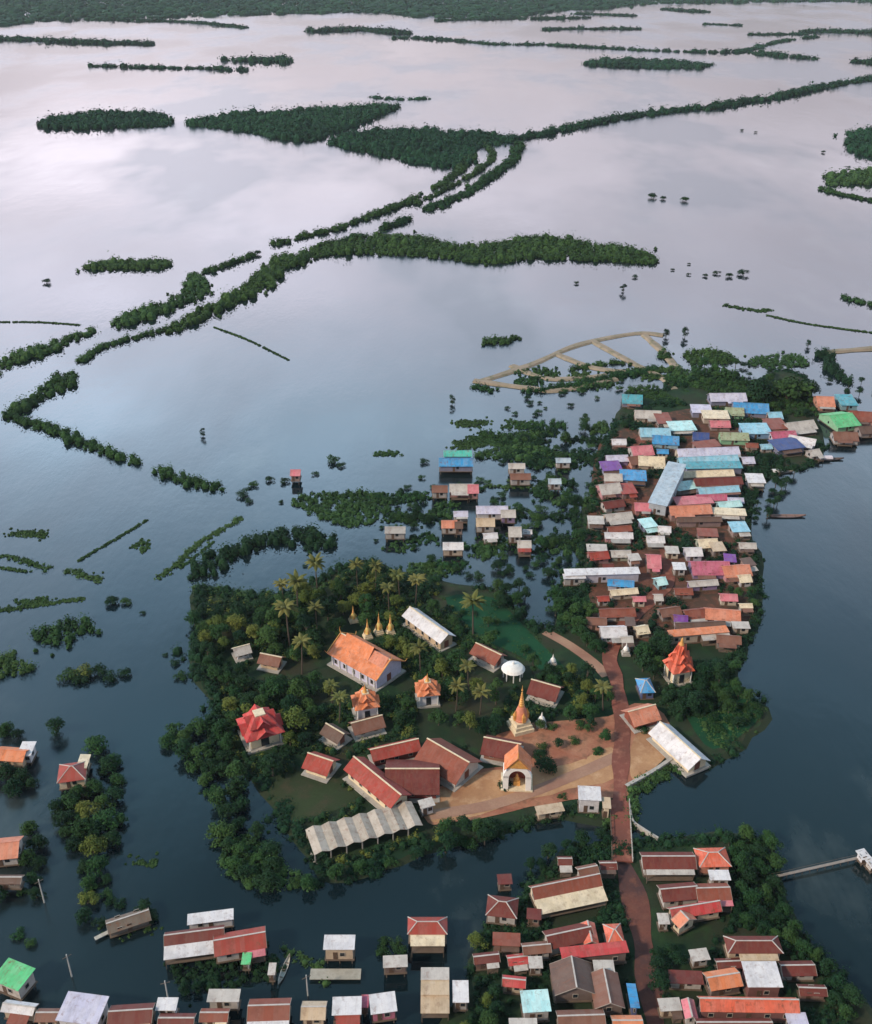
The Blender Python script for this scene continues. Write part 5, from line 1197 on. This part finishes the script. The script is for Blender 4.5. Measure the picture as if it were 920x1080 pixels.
# southern village
grove([(500,1000),(560,985),(570,1030),(545,1100),(490,1100),(495,1050)], 14, (1.8,3.0), [DK, RD, YL], {k: 'tree left of the brown roof cluster at the bottom' for k in W_IS}, {k: 'bottom centre '+k for k in W_IS}, .4)
grove([(690,975),(760,975),(765,1010),(730,1045),(705,1100),(692,1050)], 16, (1.7,2.8), [DK]*3+[RD, YL], {k: 'tree between the village street and the white square roof' for k in W_IS}, {k: 'street side '+k for k in W_IS}, .4)
grove([(765,885),(815,885),(820,930),(808,965),(770,960)], 15, (2.0,3.2), [RD]*3+[('broad','leaf'),DK], {k: 'bright green tree on the shore right of the orange tiled house' for k in W_IS}, {k: 'south east shore '+k for k in W_IS}, .2)
grove([(760,960),(830,965),(860,1010),(900,1060),(890,1100),(850,1075),(830,1010),(765,985)], 18, (1.7,2.7), [DK, RD], {k: 'dark tree on the shore right of the white square roof' for k in W_IS}, {k: 'lower right shore '+k for k in W_IS}, .2)
grove([(560,900),(660,870),(668,930),(650,975),(520,975)], 13, (1.4,2.3), [DK, ('bush','leaf')], {k: 'tree among the houses below the bridge' for k in W_IS}, {k: 'below bridge '+k for k in W_IS}, .3, True)
grove([(185,1006),(290,1006),(290,1045),(190,1045)], 13, (1.5,2.3), [DK, ('bush','dark')], {k: 'black green tree in the water under the striped and dark red roofs' for k in W_IS}, {k: 'under striped roofs '+k for k in W_IS}, 0)
grove([(390,990),(430,990),(430,1005),(395,1005)], 4, (1.4,2.2), [('bush','leaf')], {'bush': 'low green bush behind the pinkish grey hut'}, 'bushes behind the grey hut', 0)
# undergrowth between the trees
def undergrowth(poly_px, r, h, mat, label, skip=.25):
    g = [(v.x, v.y) for v in pts(poly_px, .5)]; xs = [p[0] for p in g]; ys = [p[1] for p in g]; l = []; s = r*1.25; y = min(ys)
    while y < max(ys):
        x = min(xs)
        while x < max(xs):
            X, Y = x+rng.uniform(-.6,.6)*s, y+rng.uniform(-.6,.6)*s; x += s
            if rng.random() < skip or not inside(X, Y, g) or any(inside(X, Y, a_) for a_ in AV): continue
            if noise.noise((X*.05, Y*.05, 7)) < -.12: continue
            if any((X-bx)**2+(Y-by)**2 < (br_+r*.6)**2 for bx, by, br_ in BOXES): continue
            k = rng.uniform(.5, 1.4); l.append((X, Y, r*k, h*k*rng.uniform(.7, 1.3)))
        y += s
    o = link(lumps_to_mesh('undergrowth', l, q_at(np.array([p[1] for p in l]), r)*.9, mat, 26), 'undergrowth'); o.location.z = .5; tag(o, label, 'undergrowth', None, 'stuff')
ISL = [(210,640),(250,632),(300,632),(340,616),(382,600),(440,612),(480,622),(520,680),(540,700),(560,690),(600,712),(640,728),(640,755),(560,762),(510,780),(500,812),(446,838),(440,870),(500,876),(460,888),(400,908),(350,920),(335,900),(320,870),(285,835),(262,812),(240,808),(232,790),(238,750),(222,715),(212,690)]
undergrowth(ISL, 1.25, 1.7, M_leafd, 'dark undergrowth between the temple trees and halls')
undergrowth([(x+4, y-3) for x, y in ISL], 1.0, 1.3, M_leafy, 'scattered yellow green shrubs and banana leaves in the temple grove', .84)
undergrowth([(300,640),(360,625),(520,680),(535,735),(500,775),(360,770)], 1.1, 2.0, M_leaf, 'mid green undergrowth round the great temple hall', .5)
undergrowth([(668,680),(790,668),(770,720),(760,752),(715,760),(672,740)], 1.4, 1.9, M_leafd, 'dark undergrowth round the tiered shrine', .1)
undergrowth([(575,640),(622,612),(650,630),(640,690),(600,665)], 1.3, 1.8, M_leaf, 'undergrowth west of the road bend', .1)
undergrowth([(650,410),(790,403),(850,398),(862,440),(800,440),(700,425)], 1.2, 1.4, M_leaf, 'undergrowth at the north end of the market', .4)
undergrowth([(640,450),(700,420),(800,440),(850,470),(790,515),(785,600),(795,650),(700,690),(640,640),(618,600),(622,530)], 1.2, 1.6, M_leafd, 'weeds and low bushes between the market houses', .35)
undergrowth([(505,1000),(545,960),(600,900),(640,890),(790,885),(815,930),(850,1000),(890,1060),(900,1110),(480,1110),(500,1050)], 1.0, 1.3, M_leafd, 'weeds and bushes between the southern houses', .12)
def drowned(poly, n, r_, h_, lab, mats):
    """patches of flooded grass and scrub, one object per patch of green"""
    for k in range(n):
        t_ = 0
        while True:
            px, py = rng.uniform(min(p[0] for p in poly), max(p[0] for p in poly)), rng.uniform(min(p[1] for p in poly), max(p[1] for p in poly)); t_ += 1
            if inside(px, py, poly) or t_ > 200: break
        a, b = rng.uniform(10, 30), rng.uniform(2.5, 6)
        pl = [(px+a*math.cos(u)*rng.uniform(.5, 1.2), py+b*math.sin(u)*rng.uniform(.5, 1.2)) for u in [i*.785 for i in range(8)]]
        o = thicket('drowned_scrub', pl, r_, h_, rng.choice(mats), None, None, quads=20, skip=.3, edge=.9)
        m, d, dist = where(px, py); o['label'] = lab+' '+d+' the '+m; o['category'] = 'scrub'
drowned([(560,450),(640,435),(640,540),(622,600),(600,640),(540,610),(555,560),(520,480)], 34, 1.2, 1.3, 'patch of drowned scrub', [M_leaf, M_leafd, M_leafd, M_farg])
drowned([(425,500),(470,495),(530,500),(560,560),(560,610),(500,625),(470,605),(430,600),(410,570)], 20, 1.1, 1.0, 'patch of drowned scrub', [M_leaf, M_leafd, M_farg])
drowned([(480,440),(600,420),(640,430),(560,460),(480,490)], 7, .8, .35, 'thin flooded grass', [M_farg])
drowned([(560,390),(700,385),(700,410),(560,425)], 8, 1.0, 1.0, 'low drowned scrub', [M_leaf, M_farg])
drowned([(0,560),(160,560),(190,640),(120,690),(0,650)], 3, .6, .3, 'faint flooded grass', [M_farg])
drowned([(150,900),(240,830),(230,940),(120,1000)], 3, .6, .2, 'faint floating weed', [M_farg])
# tree mats of floating weed
reeds([(300,1005),(330,1015),(345,1035)], 2.5, 'floating weed left of the square white roofed house')
thk([(750,712),(775,722),(806,748),(788,772),(757,790),(738,760)], .9, .8, M_farg, 'tall grass and scrub on the meadow spit at the right shore', quads=26)
thk([(788,888),(812,890),(822,905),(805,935),(785,925)], .9, .7, M_farg, 'green weed bank at the south east shore', quads=26)
thk([(460,635),(520,632),(545,655),(585,690),(560,700),(500,668)], .8, .5, M_leaf, 'reedy growth over the wet meadow behind the trees', quads=22, skip=.3)
thk([(232,905),(262,935),(330,936),(300,912),(262,880)], 1.0, .9, M_farg, 'floating green weed at the south west corner of the island', quads=26)
hedge('bank_scrub', [(668,836),(690,826),(715,806)], 2.0, .9, 1.0, M_leaf, 'scrub at the foot of the white quay edge', 'scrub', quads=20)
hedge('bank_scrub', [(500,888),(560,866),(610,856)], 2.2, 1.1, 1.2, M_leafd, 'dark scrub along the sandy south bank', 'scrub', quads=20)
hedge('bank_scrub', [(667,868),(680,885),(696,895)], 2.4, 1.0, 1.0, M_leaf, 'scrub beside the thin pale walkway', 'scrub', quads=20)
hedge('bank_scrub', [(640,868),(640,900),(615,905)], 2.4, 1.0, 1.1, M_leafd, 'dark scrub left of the road bridge', 'scrub', quads=20)

name_all()
hedge('shore_scrub', LAND[:15], 3.2, 1.7, 2.4, M_leafd, 'scrub along the north shore of the temple island', 'scrub', quads=24, gap=.02)
hedge('shore_scrub', LAND[15:24], 2.4, 1.3, 1.5, M_leafd, 'scrub along the west and north shore of the market village', 'scrub', quads=22, gap=.2)
hedge('shore_scrub', LAND[24:36], 2.4, 1.2, 1.4, M_leafd, 'scrub along the east shore of the market village', 'scrub', quads=22, gap=.15)
hedge('shore_scrub', LAND[36:41], 2.6, 1.2, 1.2, M_farg, 'grassy rim of the meadow spit', 'scrub', quads=22, gap=.1)
hedge('shore_scrub', LAND[44:50], 4.0, 1.4, 1.6, M_leafd, 'scrub along the south shore of the temple island', 'scrub', quads=24, gap=.05)
hedge('shore_scrub', [(240,812),(225,790),(232,750),(215,715),(205,690),(215,655),(206,622)], 3.6, 1.7, 2.6, M_leafd, 'scrub along the west shore of the temple island', 'scrub', quads=24, gap=.0)
hedge('shore_scrub', [(500,1040),(505,1000),(545,960),(600,905),(640,897)], 3, 1.2, 1.5, M_leafd, 'scrub along the water front of the southern village', 'scrub', quads=22, gap=.15)
hedge('shore_scrub', [(680,892),(790,885),(815,930),(820,960),(850,1000),(880,1040),(905,1110)], 3, 1.4, 1.8, M_leafd, 'scrub on the east bank of the southern village', 'scrub', quads=22, gap=.1)
thk([(176,1012),(215,1004),(285,1006),(290,1030),(270,1040),(190,1040)], 1.1, 1.2, M_leafd, 'black green scrub in the water below the striped and dark red roofs', quads=26, skip=.1)
# ------------------------------------------------------------------ air
q = MB(); q.box(0, 5000, -2, 17000, 14200, 260)
hz = q.build('haze', None) if False else q.build('haze', bpy.data.materials.new('air'))
m = hz.data.materials[0]; m.use_nodes = True; m.node_tree.nodes.clear(); t = m.node_tree
o_ = t.nodes.new('ShaderNodeOutputMaterial'); pv = t.nodes.new('ShaderNodeVolumePrincipled')
pv.inputs['Color'].default_value = (.80,.84,.92,1); pv.inputs['Density'].default_value = .00003; pv.inputs['Anisotropy'].default_value = 0
t.links.new(pv.outputs[0], o_.inputs['Volume'])
tag(hz, 'thin pale air over the whole lake', 'haze', None, 'stuff')
